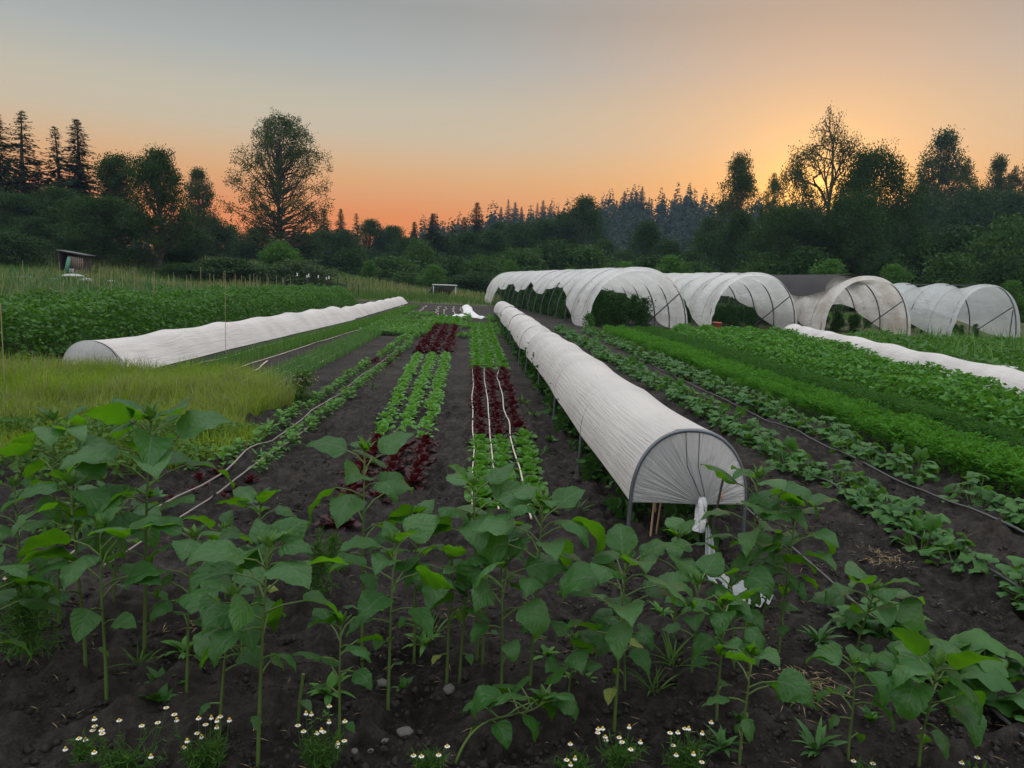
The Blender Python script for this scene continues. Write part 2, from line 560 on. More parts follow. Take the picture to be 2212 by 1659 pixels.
def soilmat():
    m, nt, N, Lk = newmat('field_ground')
    o = N('ShaderNodeOutputMaterial')
    p = N('ShaderNodeBsdfPrincipled')
    p.inputs['Roughness'].default_value = .92
    p.inputs['Specular IOR Level'].default_value = .15
    tc = N('ShaderNodeTexCoord')

    def noise(sc, det=6, ro=.6):
        n = N('ShaderNodeTexNoise')
        n.inputs['Scale'].default_value = sc
        n.inputs['Detail'].default_value = det
        n.inputs['Roughness'].default_value = ro
        Lk(tc.outputs['Object'], n.inputs['Vector'])
        return n.outputs['Fac']

    def ramp(f, stops):
        r = N('ShaderNodeValToRGB')
        e = r.color_ramp.elements
        while len(e) < len(stops):
            e.new(.5)
        for q, (pos, c) in zip(e, stops):
            q.position = pos
            q.color = rgb(c)
        Lk(f, r.inputs['Fac'])
        return r.outputs['Color']

    def mix(f, a, b):
        x = N('ShaderNodeMix')
        x.data_type = 'RGBA'
        for k, v in (('Factor', f), ('A', a), ('B', b)):
            if isinstance(v, (int, float)):
                x.inputs[k].default_value = v
            else:
                Lk(v, x.inputs[k])
        return x.outputs['Result']
    big, midn, fine = noise(.9), noise(17, 9, .72), noise(95, 4, .7)
    soil = ramp(midn, [(.32, (.009, .008, .0075)), (.5, (.028, .0245, .0225)), (.70, (.070, .061, .055))])
    dry = ramp(midn, [(.3, (.026, .022, .020)), (.7, (.085, .072, .063))])
    at_ = N('ShaderNodeAttribute')
    at_.attribute_name = 'tint'
    sp = N('ShaderNodeSeparateXYZ')
    Lk(at_.outputs['Vector'], sp.inputs[0])
    bf = ramp(big, [(.42, (0, 0, 0)), (.66, (1, 1, 1))])
    soil = mix(bf, soil, dry)
    grs = ramp(midn, [(.3, (.035, .055, .018)), (.7, (.09, .10, .04))])
    gr2 = ramp(big, [(.35, (.05, .075, .025)), (.65, (.15, .125, .06))])
    grs = mix(.5, grs, gr2)
    g = N('ShaderNodeMath')
    g.operation = 'ADD'
    Lk(at_.outputs['Fac'], g.inputs[0])
    g2 = N('ShaderNodeMath')
    g2.operation = 'MULTIPLY_ADD'
    Lk(midn, g2.inputs[0])
    g2.inputs[1].default_value = .9
    g2.inputs[2].default_value = -.45
    Lk(g2.outputs[0], g.inputs[1])
    gm = ramp(g.outputs[0], [(.42, (0, 0, 0)), (.6, (1, 1, 1))])
    col = mix(gm, soil, grs)
    # scattered light specks: chaff, grit, dry bits
    vo = N('ShaderNodeTexVoronoi')
    vo.inputs['Scale'].default_value = 42
    Lk(tc.outputs['Object'], vo.inputs['Vector'])
    spk = ramp(vo.outputs['Distance'], [(.07, (1, 1, 1)), (.12, (0, 0, 0))])
    sel = ramp(noise(19, 2), [(.56, (0, 0, 0)), (.62, (.55, .55, .55))])
    mm = N('ShaderNodeMix')
    mm.data_type = 'RGBA'
    mm.blend_type = 'MULTIPLY'
    mm.inputs['Factor'].default_value = 1
    Lk(spk, mm.inputs['A'])
    Lk(sel, mm.inputs['B'])
    pale = N('ShaderNodeRGB')
    pale.outputs[0].default_value = (.17, .14, .11, 1)
    col = mix(mm.outputs['Result'], col, pale.outputs[0])
    Lk(col, p.inputs['Base Color'])
    b1 = N('ShaderNodeBump')
    b1.inputs['Strength'].default_value = .9
    b1.inputs['Distance'].default_value = .06
    Lk(midn, b1.inputs['Height'])
    b2 = N('ShaderNodeBump')
    b2.inputs['Strength'].default_value = .7
    b2.inputs['Distance'].default_value = .02
    Lk(fine, b2.inputs['Height'])
    Lk(b1.outputs['Normal'], b2.inputs['Normal'])
    Lk(b2.outputs['Normal'], p.inputs['Normal'])
    Lk(p.outputs[0], o.inputs['Surface'])
    return m


M['soil'] = soilmat()

# ------------------------------------------------------------------ layout of the field
def xc_left(y):                             # centre line of the long white cover on the left
    y = np.asarray(y, float)
    return np.interp(y, [12, 17, 29.6, 50, 70], [-5.86, -5.68, -4.97, -4.65, -4.5])


def grassy(x, y):                           # 1 where grass grows, 0 on bare soil
    x = np.asarray(x, float)
    y = np.asarray(y, float)
    wob = (vnoise(x, y, 1.2, 3) - .5) * 1.2
    patch = sstep(-1.9, -2.6, x + wob * .5 + .45 * np.clip(y - 9.5, 0, 3)) * sstep(5.6, 6.8, y + wob) * sstep(11.9, 11.3, y + wob * .4)
    far = sstep(50, 54, y + wob * 3 + .0 * x)
    leftf = sstep(-9.5, -11.5, x + wob) * sstep(10, 12, y)
    leftn = sstep(-7.0, -8.5, x + wob) * sstep(12, 11.2, y)
    right = sstep(8.5, 9.5, x) * sstep(24, 28, y) * .55
    mid = sstep(.2, -.4, x) * sstep(-4.2, -3.4, x) * sstep(26, 31, y) * sstep(36, 32, y) * .35
    b = sstep(-6.2, -7.0, x - xc_left(y) + 5.1) * sstep(40, 44, y)
    return np.clip(np.maximum.reduce([patch, far, leftf, leftn, right, mid, b]), 0, 1)


# ground: one sheet, fine near the camera, to the horizon
def axis(knots):
    out = [knots[0][0]]
    for (a, st), (b, _) in zip(knots[:-1], knots[1:]):
        n = max(1, int(round((b - a) / st)))
        out.extend(np.linspace(a, b, n + 1)[1:])
    return np.array(out)


gx = axis([(-900, 90), (-180, 15), (-60, 3), (-15, .5), (-6, .15), (-3, .034), (4, .12), (8, .6), (30, 4), (90, 25), (240, 110), (900, 1)])
gy = axis([(-60, 8), (-4, .5), (1.5, .026), (6.5, .06), (11, .15), (20, .5), (60, 2), (120, 6), (260, 30), (900, 1)])
X, Y = np.meshgrid(gx, gy, indexing='ij')


def gz(X, Y):                               # soil surface: terrain, crumbs and ruts near the camera, raised beds
    Z = tz(X, Y)
    nearw = sstep(16, 8, Y) * sstep(-9, -6, X) * sstep(7.5, 5, X)
    foot = np.clip(vnoise(X, Y * .55, .19, 33) - .62, 0, 1) * .16 * (vnoise(X, Y, .8, 34) > .45)
    Z = Z + nearw * ((vnoise(X, Y, .55, 1) - .5) * .05 + (vnoise(X, Y, .16, 2) - .5) * .055 + np.maximum(vnoise(X, Y, .075, 4) - .5, 0) * .17 + (vnoise(X, Y, .05, 9) - .5) * .034 - foot)
    for xa, xb in ((-2.05, -1.5), (-1.1, -.35), (-.05, .75), (2.85, 3.3), (3.75, 4.2)):
        Z = Z + .03 * sstep(xa - .15, xa + .05, X) * sstep(xb + .15, xb - .05, X) * sstep(3.5, 4.5, Y) * sstep(40, 35, Y)
    return Z - .012


Z = gz(X, Y)
mb = MB()
nx, ny = X.shape
i, j = np.meshgrid(np.arange(nx - 1), np.arange(ny - 1), indexing='ij')
a = i * ny + j
mb.add(np.stack([X, Y, Z], -1), np.stack([a, a + ny, a + ny + 1, a + 1], -1).reshape(-1, 4), None, grassy(X, Y).ravel())
ground = mb.build('ground', M['soil'])
tag(ground, 'dark tilled field soil running into grass beyond the beds', None, None, 'structure')

# hills behind the trees
mb = MB()
hpx = np.array([500, 800, 900, 950, 1050, 1130, 1240, 1340, 1420, 1480, 1560, 1700, 2212, 2600])
hpy = np.array([575, 560, 530, 505, 482, 474, 462, 452, 446, 450, 455, 450, 445, 450])
YH = 420.0
crest = np.array([at(p_, q_, YH) for p_, q_ in zip(hpx, hpy)])
hx = np.linspace(-330, 560, 90)
hz = np.interp(hx, crest[:, 0], crest[:, 2] - 11)
vv = np.linspace(0, 1, 14)
HX, HV = np.meshgrid(hx, vv, indexing='ij')
HY = 255 + HV * 235
prof = sstep(0, .70, HV) * (1 - .25 * sstep(.72, 1, HV))
HZ = -1 + (hz[:, None] + 1) * prof + (vnoise(HX, HY, 40, 6) - .5) * 6 * prof
i, j = np.meshgrid(np.arange(89), np.arange(13), indexing='ij')
a = i * 14 + j
mb.add(np.stack([HX, HY, HZ], -1), np.stack([a, a + 14, a + 15, a + 1], -1).reshape(-1, 4), None, .9)
hill = mb.build('hill', plain('hill_ground', (.018, .026, .014), .95, spec=.05))
tag(hill, 'long wooded hill fading blue behind the tree belt', None, None, 'structure')


def hill_z(x, y):
    v = (np.asarray(y) - 255) / 235
    pr = sstep(0, .70, v) * (1 - .25 * sstep(.72, 1, v))
    return -1 + (np.interp(x, hx, hz) + 1) * pr + (vnoise(x, y, 40, 6) - .5) * 6 * pr


# the far-off wood covering the hill: one mass
mb = MB()
nt_ = 2400
tx = rng.uniform(-230, 480, nt_)
ty = rng.uniform(262, 440, nt_)
tzv = hill_z(tx, ty)
th_ = rng.uniform(9, 15, nt_)
con = rng.random(nt_) < .35
K = 100
for kind in (0, 1):
    ii = np.where(con == bool(kind))[0]
    n = len(ii)
    if kind == 0:
        d = unit(rng.normal(size=(n, K, 3)))
        r = rng.uniform(.75, 1.0, (n, K, 1))
        hh = th_[ii][:, None, None]
        P = d * r * np.array([.42, .42, .42]) * hh
        P[..., 2] += (hh[..., 0] * .55)
        dirs = d + rng.normal(size=(n, K, 3)) * .7
        nn = rng.normal(size=(n, K, 3))
        sz = rng.uniform(.8, 1.5, (n, K))
    else:
        hh = (th_[ii] * 1.5)[:, None]
        u = rng.random((n, K)) ** 1.3
        az = rng.uniform(0, 2 * math.pi, (n, K))
        rad = (1 - u) * hh * .17 + .2
        P = np.stack([np.cos(az) * rad * .3, np.sin(az) * rad * .3, u * hh], -1)
        dirs = np.stack([np.cos(az), np.sin(az), np.full((n, K), -.35)], -1)
        nn = np.broadcast_to(np.array([0, 0, 1.0]), dirs.shape) + rng.normal(size=(n, K, 3)) * .4
        sz = rad * 1.2 + .5
    P = P + np.stack([tx[ii], ty[ii], tzv[ii]], -1)[:, None, :]
    ti = np.clip(rng.random((n, 1)) * .8 + rng.random((n, K)) * .3, 0, 1)
    leaf_cloud(mb, P.reshape(-1, 3), dirs.reshape(-1, 3), nn.reshape(-1, 3), sz.ravel(), sz.ravel() * .7, ti.ravel())
wood = mb.build('forest', M['hill_tree'])
tag(wood, 'distant mixed wood covering the hazy blue hill', None, None, 'stuff')

# ================================================================== TREES
PROTO = {}


def finish_proto(key, trunk, crown, h, w, tm, cm):
    PROTO[key] = dict(t=trunk.mesh(key + '_trunk', tm), c=crown.mesh(key + '_crown', cm), h=h, w=w, m=cm)


def broadleaf(key, seed, h, w, base=.15, ncl=120, nleaf=110, leaf=.3, clr=.9, tr=.22, prof=None, gap=0.0, mat='tree', bark='bark', limbs=60, updir=.3, lsh=.62, flat=.7, att=(.55, .85)):
    global rng
    old = rng
    rng = np.random.default_rng(seed)
    tk, cw = MB(), MB()
    prof = prof or (lambda s: np.sin(math.pi * np.clip(s, .02, 1) ** .8) ** .6)
    lean = rng.normal(size=2) * .02 * h
    tp = np.array([[lean[0] * q + rng.normal() * .012 * h * q, lean[1] * q + rng.normal() * .012 * h * q, h * .92 * q] for q in np.linspace(0, 1, 9)])
    tp[0, :2] = 0
    tube(tk, np.vstack([[0, 0, -.5], tp]), np.concatenate([[tr * 1.5], tr * (1 - .9 * np.linspace(0, 1, 9)) * np.array([1.25] + [1] * 8)]), 8)
    s = rng.random(ncl) ** .85
    az = rng.uniform(0, 2 * math.pi, ncl)
    lob = 1 + .22 * np.sin(az * 3 + seed + s * 5) + .16 * np.sin(az * 5 - s * 9 + seed * 2)
    rr = np.sqrt(rng.uniform(.12, 1, ncl)) * prof(s) * w / 2 * .88 * lob
    z = base * h + s * (1 - base) * h * .95
    C = np.stack([np.cos(az) * rr, np.sin(az) * rr, z], -1)
    keep = rng.random(ncl) > gap
    C = C[keep]
    order = rng.permutation(len(C))[:limbs]
    for q in order:
        c = C[q]
        ta = np.clip((c[2] / h) * rng.uniform(*att) - .04, .06, .9)
        p0 = np.array([np.interp(ta, np.linspace(0, .92, 9), tp[:, k]) for k in range(3)])
        mid = (p0 + c) / 2 + np.array([0, 0, -.08 * np.linalg.norm(c - p0)]) + rng.normal(size=3) * .04 * h * .5
        q1 = p0 * .45 + mid * .55 + rng.normal(size=3) * .01 * h
        r0 = tr * (1 - ta) * .45 + .02
        tube(tk, [p0, q1, mid, (mid + c) / 2, c], [r0, r0 * .8, r0 * .6, r0 * .4, .012], 5, caps=False)
    n = len(C)
    P = C[:, None, :] + np.clip(rng.normal(size=(n, nleaf, 3)), -1.7, 1.7) * clr * np.array([1, 1, flat]) * rng.uniform(.55, 1.25, (n, 1, 1))
    P[..., 2] = np.maximum(P[..., 2], .08 * h * base + .05)
    out = unit(P - np.array([0, 0, h * .5]))
    D = out * .6 + rng.normal(size=P.shape) * .8 + np.array([0, 0, -.25])
    Nn = rng.normal(size=P.shape) * .8 + np.array([0, 0, updir])
    ti = np.clip(rng.random((n, 1)) * .7 + rng.random((n, nleaf)) * .4 - .05, 0, 1)
    L = leaf * rng.uniform(.6, 1.3, (n, nleaf))
    leaf_cloud(cw, P.reshape(-1, 3), D.reshape(-1, 3), Nn.reshape(-1, 3), L.ravel(), (L * lsh).ravel(), ti.ravel())
    finish_proto(key, tk, cw, h, w, M[bark], M[mat])
    rng = old


def conifer(key, seed, h, w, mat='fir', layers=34, per=12, droop=.35, sparse=0.0, base=.04, tr=.20):
    global rng
    old = rng
    rng = np.random.default_rng(seed)
    tk, cw = MB(), MB()
    tube(tk, [[0, 0, -.5], [0, 0, h * .3], [.03 * w * rng.normal(), 0, h * .7], [0, 0, h * .995]], [tr * 1.3, tr, tr * .45, .012], 7)
    P, D, Nn, L, ti = [], [], [], [], []
    n = layers * per
    for q in range(n):
        f = (q + rng.uniform(-2, 2)) / n
        f = min(max(f, 0), .99) ** 1.08
        if rng.random() < sparse:
            continue
        z = base * h + (1 - base) * h * f
        az = q * 2.399 + rng.normal() * .5
        lob = .80 + .22 * math.sin(q * .11 + seed) + .16 * math.sin(az * 2 + f * 7)
        rl = (w / 2 * (1 - f) ** .78 * lob + .04) * rng.uniform(.55, 1.15)
        d = np.array([math.cos(az), math.sin(az), 0])
        side = np.array([-math.sin(az), math.cos(az), 0])
        up = .35 * sstep(.7, 1, f) - .10
        m = max(3, int(rl / .22))
        tip = d * rl + [0, 0, z + up * rl - droop * rl * .38]
        tube(tk, [[0, 0, z], d * rl * .5 + [0, 0, z + up * rl * .5 - droop * rl * .12], tip], [.03 * (1 - f) + .006, .016, .005], 3, caps=False)
        for k in range(m):
            t = (k + rng.uniform(.4, 1.1)) / m
            c = d * rl * t + np.array([0, 0, z + up * rl * t - droop * rl * t * t * .4])
            for sgn in (-1, 1, -.4, .4):
                P.append(c + rng.normal(size=3) * .05)
                D.append(d * rng.uniform(.3, 1) + side * sgn * rng.uniform(.4, 1.1) + np.array([0, 0, -.45 + rng.normal() * .3]))
                Nn.append(np.array([0, 0, 1.0]) + rng.normal(size=3) * .6)
                L.append(min(.80, .12 + .16 * (1 - f) + rl * .20 * (1.15 - t)) * rng.uniform(.6, 1.3))
                ti.append(rng.random() * .6 + .4 * t)
    L = np.array(L)
    leaf_cloud(cw, np.array(P), np.array(D), np.array(Nn), L, L * .42, np.array(ti))
    finish_proto(key, tk, cw, h, w * .72, M['bark'], M[mat])
    rng = old


broadleaf('round1', 11, 12, 9.5, .06, 150, 190, .26, .85, .24, limbs=40)
broadleaf('round2', 12, 12, 9, .04, 150, 190, .26, .95, .24, limbs=40)
broadleaf('round3', 13, 12, 10, .10, 130, 190, .26, .8, .26, limbs=50)
broadleaf('big1', 71, 20, 15, .05, 300, 170, .27, .95, .34, limbs=90)
broadleaf('big2', 72, 17, 18, .04, 300, 170, .27, .95, .36, limbs=90, prof=lambda s: np.sqrt(np.clip(1 - (s * .97) ** 2.2, .02, 1)))
broadleaf('tall1', 14, 18, 9, .14, 180, 150, .27, .85, .28, limbs=60, gap=.1)
broadleaf('tall2', 15, 18, 8, .10, 180, 150, .27, .8, .26, limbs=60, gap=.15)
broadleaf('poplar1', 16, 18, 7,   .25, 150, 120, .24, .55, .22, prof=lambda s: (np.sin(math.pi * np.clip(s, 0, 1) ** .9) ** .7) * (1 - .25 * s) + .05, mat='poplar', limbs=90, gap=.12)
broadleaf('poplar2', 17, 18, 8, .18, 140, 120, .24, .52, .22, mat='poplar', limbs=90, gap=.15)
broadleaf('bush1', 18, 4, 5.5, 0.0, 90, 110, .22, .55, .08, prof=lambda s: np.sqrt(np.clip(1 - s ** 2, .02, 1)), limbs=24)
broadleaf('bush2', 19, 4, 5, 0.0, 80, 110, .24, .5, .08, prof=lambda s: np.sqrt(np.clip(1 - s ** 1.7, .02, 1)), limbs=24)
broadleaf('sapling1', 20, 5, 3.2, .02, 70, 90, .20, .34, .06, prof=lambda s: np.sin(math.pi * np.clip(s * .85 + .12, 0, 1)) ** .7, mat='tree_bright', limbs=50)
broadleaf('sapling2', 21, 5, 2.6, .02, 60, 80, .22, .32, .05, prof=lambda s: np.clip(1.05 - s, .08, 1) ** .7, mat='tree_bright', limbs=45)
conifer('fir1', 31, 20, 6.0, layers=40, per=13)
conifer('fir2', 32, 20, 6.5, layers=34, per=11, droop=.6, sparse=.22)
conifer('fir3', 33, 16, 5.2, layers=32, per=13, droop=.25)
# the lone round-headed cottonwood
broadleaf('cottonwood', 41, 21, 13, .22, 420, 74, .205, .46, .30,
          prof=lambda s: np.interp(s, [0, .1, .25, .45, .65, .8, .9, 1], [.45, .88, 1.0, .98, .88, .74, .58, .30]), mat='poplar', limbs=230, gap=.05, flat=.9, att=(.72, .92))
# open, twiggy trees: forked limbs with a thin sprinkle of leaves
def branchy(key, seed, h, trunk_h, forks, spread, leaf, nl, depth=5, tr=.30, lr=.45, w=None, bare=.0, up=.35):
    global rng
    old = rng
    rng = np.random.default_rng(seed)
    tk, cw = MB(), MB()
    tips, allp = [], []

    def br(p, d, ln, r, dp):
        n = 4
        pts = [p]
        for _ in range(n):
            d = unit(d + rng.normal(size=3) * .13 + np.array([0, 0, .05]))
            pts.append(pts[-1] + d * ln / n)
        pts = np.array(pts)
        tube(tk, pts, np.linspace(r, r * .68, n + 1), 6 if dp > 2 else 4, caps=False)
        allp.append(pts)
        if dp == 0:
            tips.append((pts[-1], d))
            return
        for q in range(2 if rng.random() < .55 else 3):
            side = unit(np.cross(d, rng.normal(size=3)))
            nd = unit(d * rng.uniform(.75, 1.1) + side * rng.uniform(.45, .95) * spread + np.array([0, 0, up]))
            br(pts[-1 if q < 2 else -2], nd, ln * rng.uniform(.58, .82), r * .62, dp - 1)
        if dp <= 2:
            tips.append((pts[-2], d))
    base = np.array([[0, 0, -.5], [.05, 0, trunk_h * .35], [-.1, .05, trunk_h * .7], [0, 0, trunk_h]])
    tube(tk, base, [tr * 1.4, tr, tr * .85, tr * .75], 9)
    for f in forks:
        d = unit(np.array(f[:3], float))
        br(np.array([0, 0, trunk_h * f[4]]), d, f[3], tr * f[5], depth)
    ext = np.concatenate(allp)
    T = np.array([t[0] for t in tips])
    keep = rng.random(len(T)) > bare
    T = T[keep]
    n = len(T)
    P = T[:, None] + np.clip(rng.normal(size=(n, nl, 3)), -1.6, 1.6) * lr
    D = rng.normal(size=P.shape) + np.array([0, 0, -.2])
    L = leaf * rng.uniform(.6, 1.3, (n, nl))
    leaf_cloud(cw, P.reshape(-1, 3), D.reshape(-1, 3), rng.normal(size=P.shape).reshape(-1, 3), L.ravel(), (L * .6).ravel(), rng.random(n * nl))
    hh = ext[:, 2].max()
    ww = np.percentile(np.abs(ext[:, :2]).max(1), 98) * 2
    finish_proto(key, tk, cw, hh, ww, M['bark'], M['poplar'])
    rng = old


branchy('deadtop', 5, 21, 11.0, [(.02, 0, 1, 3.3, 1.0, .75), (-.30, .1, 1, 2.7, 1.0, .6), (.42, .1, 1, 3.2, .92, .62), (.15, -.5, 1, 2.8, .97, .55), (.7, .5, .8, 2.2, .66, .4)], 1.05, .22, 9, 5, .36, .34, bare=.10, up=.10)
branchy('spreading', 9, 14, 4.5, [(-.9, .1, .8, 3.0, 1.0, .7), (.5, .3, 1, 2.8, 1.0, .7), (-.3, -.5, 1, 2.9, .9, .6), (.9, -.3, .6, 2.4, .8, .5)], .95, .22, 15, 5, .28, .42, bare=.05, up=.18)
# an old apple tree in two tiers
broadleaf('apple', 44, 11, 8, .22, 180, 120, .20, .55, .24,
          prof=lambda s: np.interp(s, [0, .15, .4, .55, .66, .82, 1], [.7, 1, .95, .5, .6, .62, .2]), limbs=110, gap=.06)


def variant(key, mat):
    k2 = key + '_' + mat
    if k2 not in PROTO:
        p = dict(PROTO[key])
        me = p['c'].copy()
        me.materials.clear()
        me.materials.append(M[mat])
        p['c'] = me
        PROTO[k2] = p
    return k2


tree_n = 0


def plant_tree(key, px, ptop, wpx, Yd, name, label, cat='tree', group=None, mat=None, sink=0.0, rz=None):
    global tree_n
    tree_n += 1
    if mat:
        key = variant(key, mat)
    p = PROTO[key]
    b = at(px, 600, Yd)
    z0 = float(tz(b[0], Yd)) - sink
    top = at(px, ptop, Yd)[2]
    depth = b[0] * cF[0] + Yd * cF[1]
    wid = wpx / FPX * depth
    o = empty(name, (b[0], Yd, z0), (tree_n * 2.399) % 6.283 if rz is None else rz)
    s = wid / p['w']
    o.scale = (s, s, (top - z0) / p['h'])
    link('trunk', p['t'], o)
    link('crown', p['c'], o)
    tag(o, label, cat, group)
    return o


T = plant_tree
# --- left group
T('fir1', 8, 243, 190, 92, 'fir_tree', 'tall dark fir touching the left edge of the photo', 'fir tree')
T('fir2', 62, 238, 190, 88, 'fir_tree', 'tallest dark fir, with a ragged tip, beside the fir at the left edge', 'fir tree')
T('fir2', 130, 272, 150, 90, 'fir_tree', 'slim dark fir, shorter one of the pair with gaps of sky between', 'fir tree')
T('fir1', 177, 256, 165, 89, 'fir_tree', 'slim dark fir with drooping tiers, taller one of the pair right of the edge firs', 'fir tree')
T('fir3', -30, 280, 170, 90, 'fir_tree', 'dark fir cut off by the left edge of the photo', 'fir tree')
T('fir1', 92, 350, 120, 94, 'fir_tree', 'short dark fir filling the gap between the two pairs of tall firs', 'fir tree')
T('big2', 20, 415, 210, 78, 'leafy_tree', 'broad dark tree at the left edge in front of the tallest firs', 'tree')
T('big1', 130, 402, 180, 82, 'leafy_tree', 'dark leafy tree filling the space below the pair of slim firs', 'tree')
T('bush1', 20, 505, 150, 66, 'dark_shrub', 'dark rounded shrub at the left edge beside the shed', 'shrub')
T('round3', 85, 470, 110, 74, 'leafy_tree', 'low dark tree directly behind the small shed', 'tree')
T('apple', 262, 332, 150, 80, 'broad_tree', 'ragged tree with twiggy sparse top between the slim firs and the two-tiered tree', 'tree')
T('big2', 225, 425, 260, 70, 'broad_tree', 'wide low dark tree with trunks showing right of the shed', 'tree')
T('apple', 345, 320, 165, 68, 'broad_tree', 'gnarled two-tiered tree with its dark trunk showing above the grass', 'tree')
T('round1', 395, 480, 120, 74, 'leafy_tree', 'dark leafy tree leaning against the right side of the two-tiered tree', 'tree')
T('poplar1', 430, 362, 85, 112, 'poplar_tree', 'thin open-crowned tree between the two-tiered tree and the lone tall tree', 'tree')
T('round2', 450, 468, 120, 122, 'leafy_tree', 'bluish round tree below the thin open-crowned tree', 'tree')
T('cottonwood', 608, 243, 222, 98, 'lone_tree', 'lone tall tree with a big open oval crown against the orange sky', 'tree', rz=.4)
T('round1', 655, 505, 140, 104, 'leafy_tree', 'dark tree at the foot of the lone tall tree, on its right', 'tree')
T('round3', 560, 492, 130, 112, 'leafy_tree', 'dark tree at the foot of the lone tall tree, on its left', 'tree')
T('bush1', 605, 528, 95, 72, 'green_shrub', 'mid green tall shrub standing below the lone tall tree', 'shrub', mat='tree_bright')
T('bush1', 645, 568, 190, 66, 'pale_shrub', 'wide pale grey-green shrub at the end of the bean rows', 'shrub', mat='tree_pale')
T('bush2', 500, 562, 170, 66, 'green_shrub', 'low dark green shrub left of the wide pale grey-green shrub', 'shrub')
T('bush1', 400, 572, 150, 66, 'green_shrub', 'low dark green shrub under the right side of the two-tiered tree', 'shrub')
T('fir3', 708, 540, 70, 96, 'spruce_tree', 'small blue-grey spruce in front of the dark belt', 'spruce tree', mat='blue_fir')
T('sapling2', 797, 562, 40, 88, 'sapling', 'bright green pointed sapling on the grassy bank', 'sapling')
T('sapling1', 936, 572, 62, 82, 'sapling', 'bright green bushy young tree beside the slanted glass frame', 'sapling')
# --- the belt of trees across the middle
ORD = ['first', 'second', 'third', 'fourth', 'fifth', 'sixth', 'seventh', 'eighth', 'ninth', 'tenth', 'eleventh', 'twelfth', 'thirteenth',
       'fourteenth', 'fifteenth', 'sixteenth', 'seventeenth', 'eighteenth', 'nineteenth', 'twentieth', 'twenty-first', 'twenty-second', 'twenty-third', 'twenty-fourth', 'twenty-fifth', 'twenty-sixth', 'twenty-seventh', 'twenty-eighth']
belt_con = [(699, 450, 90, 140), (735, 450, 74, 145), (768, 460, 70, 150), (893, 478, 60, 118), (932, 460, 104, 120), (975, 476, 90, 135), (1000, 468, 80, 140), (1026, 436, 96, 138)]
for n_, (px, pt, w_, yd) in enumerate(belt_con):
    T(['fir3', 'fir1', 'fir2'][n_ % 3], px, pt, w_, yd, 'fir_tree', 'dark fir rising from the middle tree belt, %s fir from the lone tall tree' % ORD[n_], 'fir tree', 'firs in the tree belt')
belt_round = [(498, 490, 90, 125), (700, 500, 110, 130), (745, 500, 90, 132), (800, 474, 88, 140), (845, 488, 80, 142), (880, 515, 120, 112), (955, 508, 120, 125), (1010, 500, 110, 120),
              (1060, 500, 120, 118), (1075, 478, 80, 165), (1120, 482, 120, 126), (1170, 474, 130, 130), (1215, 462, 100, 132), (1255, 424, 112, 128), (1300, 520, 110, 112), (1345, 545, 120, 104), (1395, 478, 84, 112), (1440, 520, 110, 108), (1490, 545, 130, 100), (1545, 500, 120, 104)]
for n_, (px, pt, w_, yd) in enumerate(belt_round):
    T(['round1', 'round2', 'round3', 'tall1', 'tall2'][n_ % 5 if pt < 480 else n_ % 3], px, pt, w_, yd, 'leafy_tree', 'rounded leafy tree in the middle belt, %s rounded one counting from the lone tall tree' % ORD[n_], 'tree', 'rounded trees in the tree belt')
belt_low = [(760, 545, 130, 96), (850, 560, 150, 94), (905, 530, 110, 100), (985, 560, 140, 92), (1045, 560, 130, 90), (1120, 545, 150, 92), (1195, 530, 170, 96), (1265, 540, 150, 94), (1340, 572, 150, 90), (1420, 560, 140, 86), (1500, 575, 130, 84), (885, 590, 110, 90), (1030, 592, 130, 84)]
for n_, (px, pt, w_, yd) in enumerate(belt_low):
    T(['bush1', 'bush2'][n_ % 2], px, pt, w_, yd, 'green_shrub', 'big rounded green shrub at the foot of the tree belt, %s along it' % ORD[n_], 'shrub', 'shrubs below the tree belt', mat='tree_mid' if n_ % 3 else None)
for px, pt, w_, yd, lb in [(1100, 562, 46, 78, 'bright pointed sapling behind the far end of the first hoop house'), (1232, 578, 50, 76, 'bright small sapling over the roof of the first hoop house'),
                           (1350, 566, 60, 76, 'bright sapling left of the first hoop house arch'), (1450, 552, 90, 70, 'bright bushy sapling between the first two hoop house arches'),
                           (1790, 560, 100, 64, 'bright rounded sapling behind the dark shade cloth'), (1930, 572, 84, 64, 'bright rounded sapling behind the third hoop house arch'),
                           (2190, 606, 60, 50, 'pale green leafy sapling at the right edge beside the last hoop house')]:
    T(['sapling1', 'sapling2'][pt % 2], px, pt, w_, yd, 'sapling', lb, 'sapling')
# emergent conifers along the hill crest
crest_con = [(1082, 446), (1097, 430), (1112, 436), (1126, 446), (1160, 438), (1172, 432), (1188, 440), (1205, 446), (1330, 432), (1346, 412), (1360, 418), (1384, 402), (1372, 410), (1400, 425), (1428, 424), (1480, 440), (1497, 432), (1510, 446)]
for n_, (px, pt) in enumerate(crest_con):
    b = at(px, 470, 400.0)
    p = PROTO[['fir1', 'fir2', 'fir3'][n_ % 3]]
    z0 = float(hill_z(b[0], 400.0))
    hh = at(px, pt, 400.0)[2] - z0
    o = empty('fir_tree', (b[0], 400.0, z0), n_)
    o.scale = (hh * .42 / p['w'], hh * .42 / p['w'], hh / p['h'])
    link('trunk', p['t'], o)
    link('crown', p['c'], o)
    tag(o, 'tall fir on the crest of the hazy hill, %s along the skyline' % ORD[n_], 'fir tree', 'firs on the hill crest')
